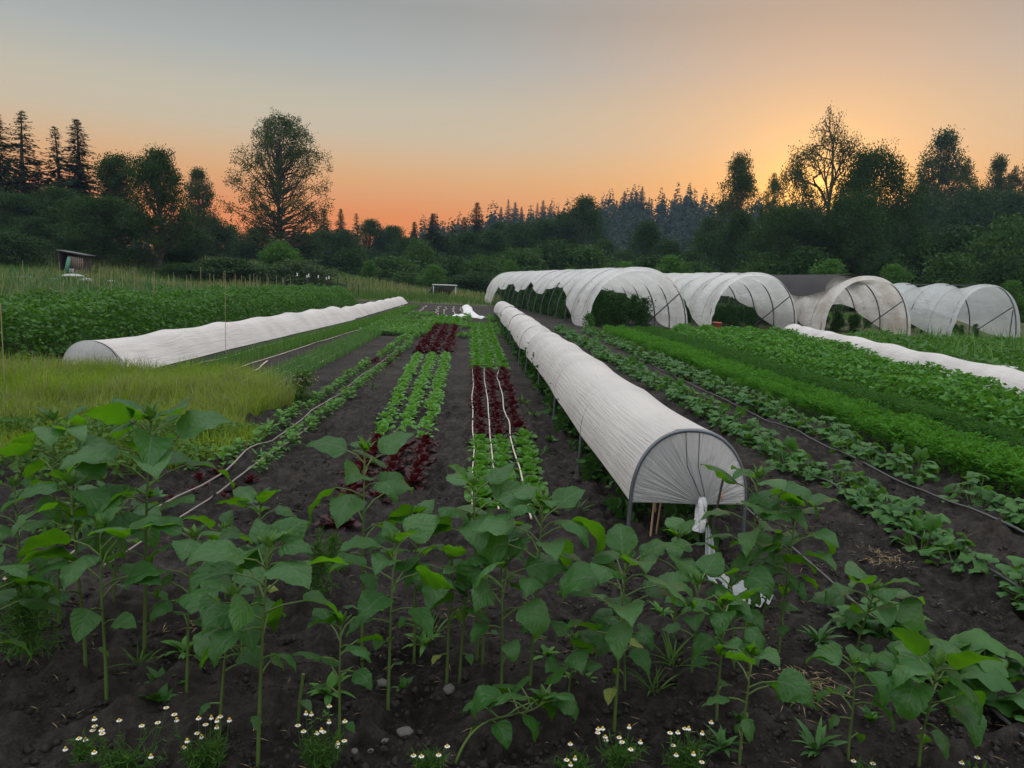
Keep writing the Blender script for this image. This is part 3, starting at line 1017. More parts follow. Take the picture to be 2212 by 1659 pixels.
# --- right group, in front of the glow
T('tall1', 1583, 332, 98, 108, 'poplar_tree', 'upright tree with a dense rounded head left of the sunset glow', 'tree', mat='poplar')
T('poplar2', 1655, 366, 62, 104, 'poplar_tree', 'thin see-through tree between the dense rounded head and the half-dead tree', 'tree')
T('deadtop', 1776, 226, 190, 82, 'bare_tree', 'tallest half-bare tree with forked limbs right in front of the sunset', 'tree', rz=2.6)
T('spreading', 1712, 322, 150, 84, 'bare_tree', 'spreading sparse tree glowing orange, left of the half-bare tree', 'tree')
T('big2', 1868, 316, 235, 80, 'leafy_tree', 'massive dense dark green tree right of the half-bare tree', 'tree')
T('big2', 1690, 445, 230, 76, 'leafy_tree', 'broad dense tree at the foot of the half-bare tree, on its left', 'tree')
T('big2', 1830, 415, 230, 74, 'leafy_tree', 'broad dense tree at the foot of the half-bare tree, on its right', 'tree')
T('round3', 1590, 460, 120, 92, 'leafy_tree', 'dark tree below the upright dense rounded head', 'tree')
T('round3', 1530, 470, 110, 120, 'leafy_tree', 'hazy dark tree standing just left of the upright dense rounded head', 'tree')
T('poplar1', 2012, 276, 128, 138, 'poplar_tree', 'tall feathery poplar right of the sunset, tallest of the hazy group', 'poplar')
T('poplar2', 2062, 332, 80, 140, 'poplar_tree', 'feathery poplar touching the right side of the tallest hazy poplar', 'poplar')
T('poplar1', 2130, 332, 76, 140, 'poplar_tree', 'slim hazy poplar midway between the tallest poplar and the right edge', 'poplar')
T('poplar2', 2165, 350, 70, 142, 'poplar_tree', 'short hazy poplar just left of the one at the right edge', 'poplar')
T('poplar1', 2206, 306, 70, 138, 'poplar_tree', 'feathery poplar cut by the right edge of the photo', 'poplar')
T('poplar2', 1968, 372, 60, 140, 'poplar_tree', 'small feathery poplar at the left foot of the tallest hazy poplar', 'poplar')
for n_, (px, pt, w_) in enumerate([(1990, 425, 160), (2080, 405, 170), (2160, 412, 160), (2230, 400, 150), (1925, 450, 130)]):
    T(['round1', 'round2', 'tall1'][n_ % 3], px, pt, w_, 128, 'leafy_tree', 'hazy blue-green tree below the poplars on the right, %s of five along the row' % ORD[n_], 'tree', 'hazy trees under the poplars')
for n_, (px, pt, w_, yd) in enumerate([(1975, 520, 150, 78), (2070, 505, 190, 76), (2170, 490, 190, 70), (2060, 560, 150, 66), (2170, 560, 150, 60), (1890, 540, 130, 74), (1650, 560, 150, 74), (1740, 545, 130, 70)]):
    T(['bush1', 'bush2'][n_ % 2], px, pt, w_, yd, 'green_shrub', 'large green thicket shrub behind the right hoop houses, %s of eight' % ORD[n_], 'shrub', 'thicket behind the hoop houses', mat='tree_mid' if n_ % 3 != 1 else None)

# ================================================================== HOOP HOUSES
AX = np.array([-.112, .9937])
PX = np.array([.9937, .112])


def arch(s, w, h, e=.86):
    """s 0..1 left foot -> right foot"""
    a = math.pi * (1 - np.asarray(s, float))
    c, sn = np.cos(a), np.sin(a)
    return np.sign(c) * np.abs(c) ** e * w / 2, np.abs(sn) ** .92 * h


def hoop_house(fl, w, h, L, nh, label, mat, lift_l, lift_r, seed, brace=True, post=False, clear=False):
    root = empty('hoop_house', (fl[0], fl[1], float(tz(*fl))))
    tag(root, label, 'hoop house', 'hoop houses')
    org = np.array([0, 0])

    def W(u, x, z):
        u, x, z = np.broadcast_arrays(u, x, z)
        q = u[..., None] * AX + (x[..., None] + w / 2) * PX
        return np.concatenate([q, z[..., None]], -1)
    hu = np.linspace(0.12, L - .1, nh)
    nu, nv = nh * 13, 96
    u = np.linspace(-.12, L + .1, nu)
    bay = hu[1] - hu[0]
    ph = np.abs(((u - .12) / bay) % 1.0)
    sag = .115 * np.sin(math.pi * ph ** 1.5) ** .8 + .012 * (vnoise(u, u * 0, .6, seed) - .5)
    V = np.linspace(0, 1, nv)
    vl, vr = lift_l(u), lift_r(u)          # lowest arc position on each side
    S = vl[:, None] + (1 - vr - vl)[:, None] * V[None, :]
    x, z = arch(S, w, h)
    k = 1 + .014 - sag[:, None] * (.35 + .65 * np.sin(math.pi * S)) * .9
    wr = (vnoise(u[:, None] + V * 0, S * 12 + u[:, None] * .8, .35, seed) - .5) * .05 * (np.clip(.45 - np.minimum(S, 1 - S), 0, .45) / .45)
    low = np.clip(.46 - np.minimum(S, 1 - S), 0, .46) / .46
    wr = wr + (vnoise(u[:, None] * .9 + S * 3, S * 34, 1.0, seed + 9) - .5) * .075 * low * (.35 + 1.3 * vnoise(u[:, None] + V * 0, S * 3, 1.1, seed + 4))
    x, z = x * k + wr * np.sign(x) * .8, z * k + .012
    P = W(np.broadcast_to(u[:, None], x.shape) + wr * .4, x, z)
    i, j = np.meshgrid(np.arange(nu - 1), np.arange(nv - 1), indexing='ij')
    a = i * nv + j
    mb = MB()
    uvq = np.stack([np.broadcast_to(u[:, None] * .5, S.shape), S * 4], -1)
    mb.add(P, np.stack([a, a + 1, a + 1 + nv, a + nv], -1).reshape(-1, 4), uvq.reshape(-1, 2), .5)
    mb.build('plastic_cover', M[mat], root)
    hp = MB()
    ss = np.linspace(0, 1, 40)
    ax_, az_ = arch(ss, w * .995, h * .995)
    for q in hu:
        m2 = MB()
        pts = W(np.full(40, q), ax_, az_)
        pts[0, 2] = pts[-1, 2] = -.2
        tube(m2, pts, .026, 6)
        m2.build('hoop', M['pipe'] if q == hu[0] else M['dark_pipe'], root)
    if brace:
        m2 = MB()
        bx, bz = arch(np.array([.80]), w, h)
        tube(m2, [W(np.array(.15), np.array(bx[0] * .98), np.array(bz[0] * .98)), W(np.array(1.7), np.array(w * .20), np.array(.02))], .024, 6)
        m2.build('brace', M['dark_pipe'], root)
    m2 = MB()
    tube(m2, [W(np.array(.1), np.array(0.), np.array(h * .985)), W(np.array(L - .1), np.array(0.), np.array(h * .985))], .02, 6)
    m2.build('ridge_pole', M['dark_pipe'], root)
    # cords thrown over the cover between the bows
    for q in (hu[:-1] + hu[1:])[: nh - 1] / 2:
        m2 = MB()
        s_ = np.linspace(.02, .98, 26)
        cx_, cz_ = arch(s_, w * 1.0, h * 1.0)
        kk = 1 + .02 - .10 * (.35 + .65 * np.sin(math.pi * s_)) * .9
        tube(m2, W(np.full(26, q), cx_ * kk, cz_ * kk + .012), .005, 4, caps=False)
        m2.build('lashing_cord', M['string'] if not clear else M['dark_pipe'], root)
    if post:
        m2 = MB()
        tube(m2, [W(np.array(-.25), np.array(w * .30), np.array(-.1)), W(np.array(-.25), np.array(w * .31), np.array(1.25))], .022, 5)
        m2.build('stake', M['tpost'], root)
    return root, W


def flare(u0, u1, lo, hi, scal=0, n=3, back=None):
    def f(u):
        v = lo + (hi - lo) * sstep(u0, u1, u) ** .8
        if scal:
            q = (u - u1) / (back - u1) if back else u * 0
            v = v - scal * np.abs(np.sin(np.clip(q, 0, 1) * math.pi * n)) * (u > u1)
        if back is not None:
            v = v - (v - lo) * sstep(back - 1.2, back, u)
        return np.clip(v, lo, .48)
    return f


def front(px, py, Yd):
    p = at(px, py, Yd)
    return (p[0], Yd)


F1, F2, F3, F4 = front(1266, 711, 29.2), front(1532, 716, 32.4), front(1775, 727, 31.2), front(2052, 733, 32.0)
h1, W1 = hoop_house(F1, 4.05, 2.36, 30, 18, 'longest white hoop house, its left side rolled up in scallops, nearest the beds', 'plastic', flare(1.6, 7.5, 0.0, .25, .105, 3, 26.5), flare(2.2, 9, 0.0, .20), 1)
h2, W2 = hoop_house(F2, 4.0, 2.42, 26, 15, 'clean white hoop house between the longest one and the shade-clothed one', 'plastic', flare(1.0, 5, 0.0, .19), flare(1.6, 7, 0.0, .19), 2)
h3, W3 = hoop_house(F3, 4.0, 2.42, 24, 14, 'hoop house with dark shade cloth over its roof and stained plastic', 'plastic_old', flare(1.0, 4.5, 0.0, .19), flare(1.2, 6, 0.0, .19), 3)
h4, W4 = hoop_house(F4, 3.3, 2.30, 22, 9, 'clearer bluish hoop house with an open front, last one on the right', 'plastic_clear', flare(.9, 6, 0.0, .15), flare(.9, 7, 0.0, .16), 4, post=True, clear=True)
# dark shade cloth lying over the third hoop house
mb = MB()
nu, nv = 60, 40
u = np.linspace(.75, 23, nu)
V = np.linspace(0, 1, nv)
sc_ = np.abs(np.sin((u - .75) / 1.75 * math.pi * .5))
s0 = .235 - .045 * sc_
s1 = .60 + .05 * sc_ + .10 * sstep(.75, 5, u)
S = s0[:, None] + (s1 - s0)[:, None] * V
U = u[:, None] - .55 * np.sin(V * math.pi)[None, :] * sstep(6, .75, u)[:, None] * -1
x, z = arch(S, 4.0 * 1.03, 2.42 * 1.03)
P = W3(np.broadcast_to(U, x.shape), x, z + .03)
i, j = np.meshgrid(np.arange(nu - 1), np.arange(nv - 1), indexing='ij')
a = i * nv + j
mb.add(P, np.stack([a, a + 1, a + 1 + nv, a + nv], -1).reshape(-1, 4), np.stack([np.broadcast_to(u[:, None], S.shape), S * 6], -1).reshape(-1, 2))
o = mb.build('shade_cloth', M['shade_cloth'])
o.location = h3.location
tag(o, 'dark grey shade cloth with a pointed hem draped over the third hoop house', 'shade cloth')

# ================================================================== LOW COVERED TUNNELS
def low_cover(name, path, width, height, hoops, label, skirt=.0, leg=0.0, sagf=.2, seed=1, ends=(0.75, .75), mat='cloth_mid', pleat=.012, lenp=None, hoop_mat='pipe', show=True, hoopr=.011, front='disc', flare_side=.0):
    """path(t) -> centre x, y for y-parameter t; hoops = list of t"""
    root = empty(name, (0, 0, 0))
    tag(root, label, 'row cover', 'covered low tunnels')
    t0, t1 = lenp
    nu = int((t1 - t0) / .11) + 2
    nv = 41
    t = np.linspace(t0, t1, nu)
    hp = np.array(hoops)
    dn = np.array([np.min(np.abs(hp - q)) for q in t])
    gap = np.array([np.min(np.abs(np.diff(hp))) if len(hp) > 1 else 2.0]).mean()
    prv = np.array([hp[hp <= q + 1e-6].max() if (hp <= q + 1e-6).any() else hp.min() for q in t])
    nxt = np.array([hp[hp >= q - 1e-6].min() if (hp >= q - 1e-6).any() else hp.max() for q in t])
    span = np.maximum(nxt - prv, .01)
    fr = np.clip((t - prv) / span, 0, 1)
    sag = sagf * 4 * fr * (1 - fr)
    sag = np.where((t < hp.min()) | (t > hp.max()), 0, sag)
    drop0 = np.clip((hp.min() - t) / max(hp.min() - t0, .01), 0, 1)
    drop1 = np.clip((t - hp.max()) / max(t1 - hp.max(), .01), 0, 1)
    k = 1 - sag - (1 - ends[0]) * drop0 ** .8 - (1 - ends[1]) * drop1 ** .8
    kw = 1 - sag * .35 - (1 - ends[0]) * .5 * drop0 - (1 - ends[1]) * .5 * drop1
    V = np.linspace(0, 1, nv)
    a = math.pi * (1 - V)
    ax_ = np.cos(a)
    az_ = np.sin(a)
    xx = np.sign(ax_) * np.abs(ax_) ** .9 * width / 2
    pl = pleat * np.sin(V * 90 + vnoise(V * 20, V * 0, 1, seed) * 9)[None, :] * (.25 + 1.0 * np.maximum(drop0, drop1) + sag * 2.2)[:, None]
    big = (vnoise(t[:, None] + V * .0, V * 3 + t[:, None] * 0, .9, seed) - .5) * .03 + (vnoise(t[:, None] * 1 + V, V * 8, .5, seed + 3) - .5) * .022
    X_ = xx[None, :] * kw[:, None] * (1 + big * .5 + pl) * (1 + skirt * (1 - az_[None, :]) ** 3 * (1 + .6 * (vnoise(t[:, None] + V * 0, V * 0, .8, seed + 5) - .5)))
    if flare_side:
        X_ = X_ + np.where(ax_[None, :] > 0, flare_side * (1 - az_[None, :]) ** 2.2, 0)
    Z_ = leg + (height - leg) * az_[None, :] ** .92 * k[:, None] * (1 + big + pl * .8)
    cx_, cy_ = path(t)
    dx, dy = np.gradient(cx_), np.gradient(cy_)
    ln = np.hypot(dx, dy)
    nxv, nyv = dy / ln, -dx / ln
    P = np.stack([cx_[:, None] + X_ * nxv[:, None], cy_[:, None] + X_ * nyv[:, None], Z_ + .006], -1)
    P[..., 2] += tz(P[..., 0], P[..., 1])
    i, j = np.meshgrid(np.arange(nu - 1), np.arange(nv - 1), indexing='ij')
    q = i * nv + j
    mb = MB()
    uv = np.stack([np.broadcast_to(t[:, None] * .35, X_.shape), np.broadcast_to(V[None, :], X_.shape)], -1)
    mb.add(P, np.stack([q, q + 1, q + 1 + nv, q + nv], -1).reshape(-1, 4), uv.reshape(-1, 2))
    mb.build('cover', M[mat], root)
    for h_ in hoops:
        c = np.array(path(np.array([h_ - .01, h_, h_ + .01])))
        d = unit(c[:, 2] - c[:, 0])
        nn = np.array([d[1], -d[0]])
        vs = np.linspace(0, 1, 28)
        aa = math.pi * (1 - vs)
        hx_ = np.sign(np.cos(aa)) * np.abs(np.cos(aa)) ** .9 * width / 2 * (.985 if h_ == hoops[0] else .972)
        hz_ = leg + (height - leg) * np.sin(aa) ** .92 * (.985 if h_ == hoops[0] else .968)
        pts = np.stack([c[0, 1] + hx_ * nn[0], c[1, 1] + hx_ * nn[1], hz_], -1)
        if leg:
            pts = np.vstack([[pts[0, 0] - .012, pts[0, 1], -.1], pts, [pts[-1, 0] + .012, pts[-1, 1], -.1]])
        m2 = MB()
        tube(m2, pts, hoopr, 7)
        m2.build('hoop', M[hoop_mat], root)
    return root


# -- the raised white tunnel on wire hoops, right of the middle bed
XC, WD, HT, LG = 1.375, .73, .80, .34
pth = lambda t: (np.full_like(t, XC) + .02 * np.sin(t * .7), np.asarray(t, float))
tun = low_cover('low_tunnel', pth, WD, HT, [4.55, 6.6, 8.9, 11.3, 13.6], 'long white raised tunnel on bent pipe hoops over dark plants', leg=LG, sagf=.06, seed=11,
                ends=(.985, .56), mat='cloth', pleat=.010, lenp=(4.55, 14.6), hoopr=.013)
for n_, (a_, b_, hs, lb) in enumerate([(14.75, 20.3, [15.3, 17.6, 19.7], 'nearest'), (20.4, 26.2, [20.9, 23.3, 25.6], 'middle'), (26.3, 33.8, [26.8, 29.2, 31.6, 33.4], 'farthest')]):
    low_cover('low_tunnel', pth, WD, HT, hs, 'white raised tunnel section with pleated ends, %s of the three behind the long one' % lb, leg=LG, sagf=.04, seed=20 + n_,
              ends=(.50, .56 if n_ < 2 else .8), mat='cloth', pleat=.02, lenp=(a_, b_))
# end curtain gathered to a knot
mb = MB()
nr, na = 16, 110
va = np.linspace(0, 1, na)
aa = math.pi * (1 - va)
rx = np.sign(np.cos(aa)) * np.abs(np.cos(aa)) ** .9 * WD / 2
rz_ = LG + (HT - LG) * np.sin(aa) ** .92
# straight lower hem from foot to foot closes the outline
hx_ = np.linspace(WD / 2, -WD / 2, 40)[1:-1]
rx = np.concatenate([rx, hx_])
rz_ = np.concatenate([rz_, np.full(38, LG - .005)])
kx, kz, ky = .06, LG + .02, -.10
na2 = len(rx)
tt = np.linspace(0, 1, nr)
pl = np.sin(np.arange(na2) * 1.9) * .55 + np.sin(np.arange(na2) * .83 + 1) * .45
ringP = []
for q in tt:
    e = q ** 1.0
    xq = rx * (1 - e) + (kx + .022 * rx / .36) * e
    zq = rz_ * (1 - e) + (kz + .03 * (rz_ - kz)) * e
    yq = ky * e ** 1.6 + pl * .009 * e * (1 - e * .6) * 2
    ringP.append(np.stack([XC + xq, 4.545 + yq, zq], -1))
P = np.stack(ringP, 0)
i, j = np.meshgrid(np.arange(nr - 1), np.arange(na2), indexing='ij')
q0 = i * na2 + j
q1 = i * na2 + (j + 1) % na2
mb.add(P, np.stack([q0, q1, q1 + na2, q0 + na2], -1).reshape(-1, 4), np.stack([np.broadcast_to(np.arange(na2) / na2, (nr, na2)), np.broadcast_to(tt[:, None], (nr, na2))], -1).reshape(-1, 2))
curtain = mb.build('end_curtain', M['cloth_end'], tun)
mb = MB()
kp = np.array([[kx, ky + .02, kz + .03], [kx - .01, ky - .012, kz], [kx - .015, ky - .02, kz - .035], [kx - .02, ky - .03, kz - .085], [kx - .035, ky - .03, kz - .15]]) + np.array([XC, 4.545, 0])
tube(mb, kp, [.022, .032, .028, .036, .044], 14)
vv_ = mb.v[0]
mb.v[0] = vv_ + (np.sin(np.arange(len(vv_)) * 2.4) * .010)[:, None] * np.array([1, .6, 0])
mb.build('knot', M['tarp'], curtain)
for dx_ in (-.05, .035):
    m2 = MB()
    tube(m2, [[XC + dx_, 4.53, HT * .99], [XC + dx_ * .8 + .005, 4.50, .58], [XC + kx + dx_ * .3, 4.45, kz + .05]], .0025, 4)
    m2.build('tie_cord', M['string'], curtain)
# tie-down stake with orange twine
st = empty('stake', (XC + .13, 4.40, 0))
tag(st, 'thin dark stake with orange twine leaning at the knot of the raised tunnel', 'stake')
m2 = MB()
tube(m2, [[-.05, 0, -.05], [0, 0, .33], [.03, 0, .56]], .0075, 6)
m2.build('shaft', M['dark_wood'], st)
m2 = MB()
tube(m2, [[.016, -.011, .45], [.03, -.02, .44], [.02, -.01, .42], [.035, .0, .40]], .003, 4)
m2.build('twine', M['twine'], st)
# loose tail of the cover lying on the soil
mb = MB()
nu, nv = 40, 12
tt = np.linspace(0, 1, nu)
cxp = np.interp(tt, [0, .35, .7, 1], [1.46, 1.43, 1.46, 1.62])
cyp = np.interp(tt, [0, .35, .7, 1], [4.40, 4.2, 3.98, 3.80])
czp = np.interp(tt, [0, .25, .5, 1], [.22, .10, .035, .02])
ww = np.interp(tt, [0, .3, .7, 1], [.025, .045, .085, .06])
s = np.linspace(-1, 1, nv)
Xq = cxp[:, None] + s * ww[:, None]
Zq = czp[:, None] + .02 * np.sin(s * 6 + tt[:, None] * 11) + .018 * vnoise(Xq, tt[:, None] * 3 + s * 0, .05, 3)
Yq = cyp[:, None] + s * .04
i, j = np.meshgrid(np.arange(nu - 1), np.arange(nv - 1), indexing='ij')
a = i * nv + j
mb.add(np.stack([Xq, Yq, np.maximum(Zq, .012)], -1), np.stack([a, a + 1, a + 1 + nv, a + nv], -1).reshape(-1, 4), np.stack([np.broadcast_to(s, Xq.shape), np.broadcast_to(tt[:, None], Xq.shape)], -1).reshape(-1, 2))
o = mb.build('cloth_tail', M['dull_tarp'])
tag(o, 'crumpled strip of white cloth lying on soil before the raised tunnel', 'cloth')

# -- the long white cover lying on the soil at the left
pthL = lambda t: (xc_left(t), np.asarray(t, float))
hl = [12.2, 15.0, 17.7, 20.4, 23.1, 25.8, 28.6]
lc = low_cover('row_cover', pthL, .90, .50, hl, 'long pinkish-white row cover on the ground beside the bean rows', sagf=.10, seed=31, ends=(1, .72), mat='cloth_mid', lenp=(12.2, 29.9), flare_side=.16, skirt=.05, hoop_mat='string', hoopr=.006)
low_cover('row_cover', pthL, .80, .42, [31.4, 34.5, 38, 41.5, 45, 48, 50.4], 'shorter white row cover beyond the end of the long pinkish one', sagf=.11, seed=32, ends=(.55, .8), mat='cloth_mid', lenp=(30.3, 51.0), flare_side=.12, skirt=.05, hoop_mat='string', hoopr=.006)
mb = MB()                                    # its closed near end
na = 60
va = np.linspace(0, 1, na)
aa = math.pi * (1 - va)
rx = np.sign(np.cos(aa)) * np.abs(np.cos(aa)) ** .9 * .45 + np.where(np.cos(aa) > 0, .16 * (1 - np.sin(aa)) ** 2.2, 0)
rz_ = .50 * np.sin(aa) ** .92
ring = []
for q in np.linspace(0, 1, 10):
    e = q
    ring.append(np.stack([-5.86 + rx * (1 - e) - .12 * e, 12.2 - .17 * e ** .8 + .01 * np.sin(np.arange(na) * 1.7) * e, rz_ * (1 - e) + .05 * e + .006], -1))
P = np.stack(ring, 0)
i, j = np.meshgrid(np.arange(9), np.arange(na - 1), indexing='ij')
a = i * na + j
mb.add(P, np.stack([a, a + 1, a + 1 + na, a + na], -1).reshape(-1, 4), np.stack([np.broadcast_to(va, (10, na)), np.broadcast_to(np.linspace(0, 1, 10)[:, None], (10, na))], -1).reshape(-1, 2))
mb.build('end_curtain', M['cloth_end'], lc)
mb = MB()                                    # bunched cloth at its corner
v = []
nu, nv = 22, 16
U, V = np.meshgrid(np.linspace(0, 1, nu), np.linspace(0, 1, nv), indexing='ij')
Xb = -6.42 + U * .62
Yb = 11.86 + V * .34
Zb = .012 + .13 * np.sin(U * math.pi) ** .7 * np.sin(V * math.pi) ** .7 * (.45 + vnoise(Xb, Yb, .09, 8))
i, j = np.meshgrid(np.arange(nu - 1), np.arange(nv - 1), indexing='ij')
a = i * nv + j
mb.add(np.stack([Xb, Yb, Zb], -1), np.stack([a, a + nv, a + nv + 1, a + 1], -1).reshape(-1, 4), np.stack([U, V], -1).reshape(-1, 2))
mb.build('bunched_hem', M['tarp'], lc)

# -- the cover at the right, running past the broad greens
rp = np.array([[8.35, 7.0], [8.95, 11.3], [9.5, 13.6], [9.85, 16.3], [10.45, 19.5], [11.3, 24.2], [11.95, 28.0]])
pthR = lambda t: (np.interp(t, rp[:, 1], rp[:, 0]), np.asarray(t, float))
low_cover('row_cover', pthR, .92, .50, [8.2, 10.6, 13.1, 15.6, 18.1, 20.8, 23.6, 26.4, 27.8], 'bluish-white row cover winding past the broad greens towards the right edge', sagf=.08, seed=41, ends=(.8, .5), mat='cloth_mid', lenp=(7.0, 28.1), flare_side=.08, hoop_mat='string', hoopr=.006)

# ================================================================== CROPS
def scatter_leaves(name, mat, label, n, region, hfun, L, W, dens=None, up=.6, kindtag=True, lay=.55, seed=0):
    """a continuous stand of foliage: leaves through the depth of the canopy"""
    P = []
    x0, x1, y0, y1 = region
    while sum(len(q) for q in P) < n:
        x = rng.uniform(x0, x1, n)
        y = y0 + (y1 - y0) * rng.random(n) ** 1.35
        h = hfun(x, y)
        ok = h > .03
        x, y, h = x[ok], y[ok], h[ok]
        z = h * (1 - lay * rng.random(len(x)) ** 2.2)
        P.append(np.stack([x, y, z + tz(x, y)], -1))
    P = np.concatenate(P)[:n]
    az = rng.uniform(0, 2 * math.pi, n)
    D = np.stack([np.cos(az), np.sin(az), rng.normal(size=n) * .45 - .1], -1)
    N_ = np.stack([rng.normal(size=n) * .5, rng.normal(size=n) * .5, np.full(n, up)], -1)
    ln = L * rng.uniform(.6, 1.35, n)
    tint = np.clip(vnoise(P[:, 0], P[:, 1], .5, seed) * .6 + rng.random(n) * .5 - .05, 0, 1)
    mb = MB()
    leaf_cloud(mb, P, D, N_, ln, ln * W, tint)
    o = mb.build(name, M[mat])
    tag(o, label, None, None, 'stuff')
    return o


def band(xl, xr, y, x, soft=.12):
    return np.clip((x - xl) / soft, 0, 1) * np.clip((xr - x) / soft, 0, 1)


# bean stand left of the long cover
def bean_h(x, y):
    xr = xc_left(np.maximum(y, 12)) - .78 - .018 * np.clip(y - 12, 0, 30) - .5 * sstep(13.5, 10, y)
    xl = xr - 3.4
    e = np.clip((xr - x) / .35, 0, 1) ** .5 * np.clip((x - xl) / .6, 0, 1)
    return e * (.96 + (vnoise(x, y, .7, 5) - .5) * .42 + (vnoise(x, y, .25, 6) - .5) * .15) * np.clip((44 - y) / 3, 0, 1) * sstep(9.2, 10.2, y)


scatter_leaves('bean_foliage', 'bean', 'dense waist-high bean foliage beside the long white cover', 95000, (-12, -5, 9.2, 44), bean_h, .092, .62, seed=3, lay=.8)


# bare soil seam is left between; then grassy onions and weeds on the left field
def blade_field(name, mat, label, n, region, hfun, w, lean, tint_seed=0, mats=None, ypow=1.5):
    x0, x1, y0, y1 = region
    x = rng.uniform(x0, x1, n * 2)
    y = y0 + (y1 - y0) * rng.random(n * 2) ** ypow
    h = hfun(x, y)
    ok = np.where(h > .02)[0][:n]
    x, y, h = x[ok], y[ok], h[ok]
    k = len(x)
    P = np.stack([x, y, tz(x, y)], -1)
    mb = MB()
    dist = np.hypot(x, y)
    ww = np.maximum(w, dist * .00075) * rng.uniform(.6, 1.3, k)
    tint = np.clip(vnoise(x, y, .8, tint_seed) * .7 + rng.random(k) * .4 - .05, 0, 1)
    mi = 0
    blades(mb, P, h * rng.uniform(.55, 1.2, k), ww, lean * rng.uniform(.2, 1.6, k), tint)
    o = mb.build(name, M[mat])
    tag(o, label, None, None, 'stuff')
    return o


def leftfield_h(x, y):
    xr = xc_left(np.maximum(y, 12)) - 4.1 - .018 * np.clip(y - 12, 0, 30)
    return np.where(x < xr, .62 + .2 * vnoise(x, y, 1.5, 7), 0) * np.clip((58 - y) / 4, 0, 1)


blade_field('onion_field', 'onion', 'blue-green onion tops and grass in the wide plot behind the beans', 52000, (-46, -8.5, 10, 58), leftfield_h, .012, .35, 9)
blade_field('seeding_grass', 'dry_grass', 'pale seeding grass scattered along the back edge of the beans', 4500, (-30, -8.5, 10, 56), lambda x, y: leftfield_h(x, y) * 1.25 * (vnoise(x, y, 2.2, 12) > .5), .008, .3, 9)
# wild grass on the bank, the headland and around the field
def wild_h(x, y):
    g = grassy(x, y)
    off = (np.abs(x) < 60)
    return np.where((g > .5) & off & (y > 48), .45 + .35 * vnoise(x, y, 5, 8), 0) * (1 - .45 * sstep(-4, 2, x))


blade_field('wild_grass', 'field_grass', 'rough wild grass on the bank and headland beyond the beds', 60000, (-60, 30, 48, 110), wild_h, .02, .4, 4, ypow=1.1)
blade_field('wild_dry_grass', 'dry_grass', 'dry reddish seed heads standing in the wild grass of the bank', 14000, (-55, 10, 50, 100), lambda x, y: wild_h(x, y) * 1.25 * (vnoise(x, y, 7, 14) > .48), .016, .3, 4, ypow=1.1)


# the grass patch in the left foreground
def patch_h(x, y):
    g = grassy(x, y)
    return np.where((g > .45) & (x < -1.5) & (y < 12.2), .10 + .17 * sstep(8.0, 10.0, y) + .26 * vnoise(x, y, .45, 3) * vnoise(x, y, .18, 13) + .05 * vnoise(x, y, .1, 14), 0)


blade_field('grass_patch', 'grass', 'yellow-green meadow grass patch at the left of the beds', 75000, (-12, -1.8, 5.2, 12.2), patch_h, .007, .75, 5, ypow=1.0)
blade_field('grass_seed_heads', 'dry_grass', 'pale tan seed heads over the meadow grass patch', 15000, (-12, -1.8, 7.8, 12.2), lambda x, y: patch_h(x, y) * 1.12 * (vnoise(x, y, .9, 21) > .42), .006, .55, 6, ypow=1.0)
def weedy_h(x, y):
    return np.where((x < -2.15 - .0 * y) & (x > -6.5) & (vnoise(x, y, .55, 31) > .44), .13 + .1 * vnoise(x, y, .4, 32), 0) * sstep(4.0, 5.0, y) * sstep(8.6, 7.2, y)


scatter_leaves('weed_cover', 'field_grass', 'low weeds creeping between the meadow grass and the beds', 9000, (-6.5, -2.1, 4.0, 8.6), weedy_h, .07, .5, seed=4, lay=.9)

# onions in two beds on the right of the long cover
def onion_bed(name, xs, y0, y1, n, label, h, conv):
    mb = MB()
    x = rng.choice(xs, n) + rng.normal(size=n) * .035
    y = y0 + (y1 - y0) * rng.random(n) ** 1.2
    x = x + conv(y)
    P = np.stack([x, y, tz(x, y)], -1)
    blades(mb, P, h * rng.uniform(.55, 1.2, n), np.maximum(.007, y * .0005), .25 * rng.uniform(.2, 1.8, n), np.clip(rng.random(n), 0, 1))
    o = mb.build(name, M['bright_onion'] if 'blue' in label else M['field_onion'])
    tag(o, label, None, None, 'stuff')


M['bright_onion'] = leafmat('young_onion_leaf', (.10, .20, .075), (.18, .30, .11), (.15, .3, .05), .25, .45, .35)
M['field_onion'] = leafmat('bright_onion_leaf', (.085, .19, .04), (.15, .28, .055), (.16, .32, .04), .3, .45, .35)
onion_bed('onion_leaves', np.array([-.30, -.04, .22]), 11.9, 44, 9000, 'bright green onion tops in the bed next to the long cover', .19, lambda y: xc_left(y) + 1.55)
onion_bed('onion_leaves', np.array([-.24, 0, .24]), 11.4, 33, 8000, 'blue-green young onions in three rows between pale drip tapes', .19, lambda y: -2.95 + .012 * (y - 11) * 1.0)
# grassy weeds in the far part of the beds
scatter_leaves('weed_cover', 'basil', 'low green weeds spreading over the far ends of the beds', 9000, (-3.2, 1.0, 22, 36), lambda x, y: np.where(vnoise(x, y, .9, 51) > .52, .13, 0) * (1 - band(-.05, .8, y, x)) * (1 - band(-1.2, -.3, y, x)), .10, .5, seed=9)


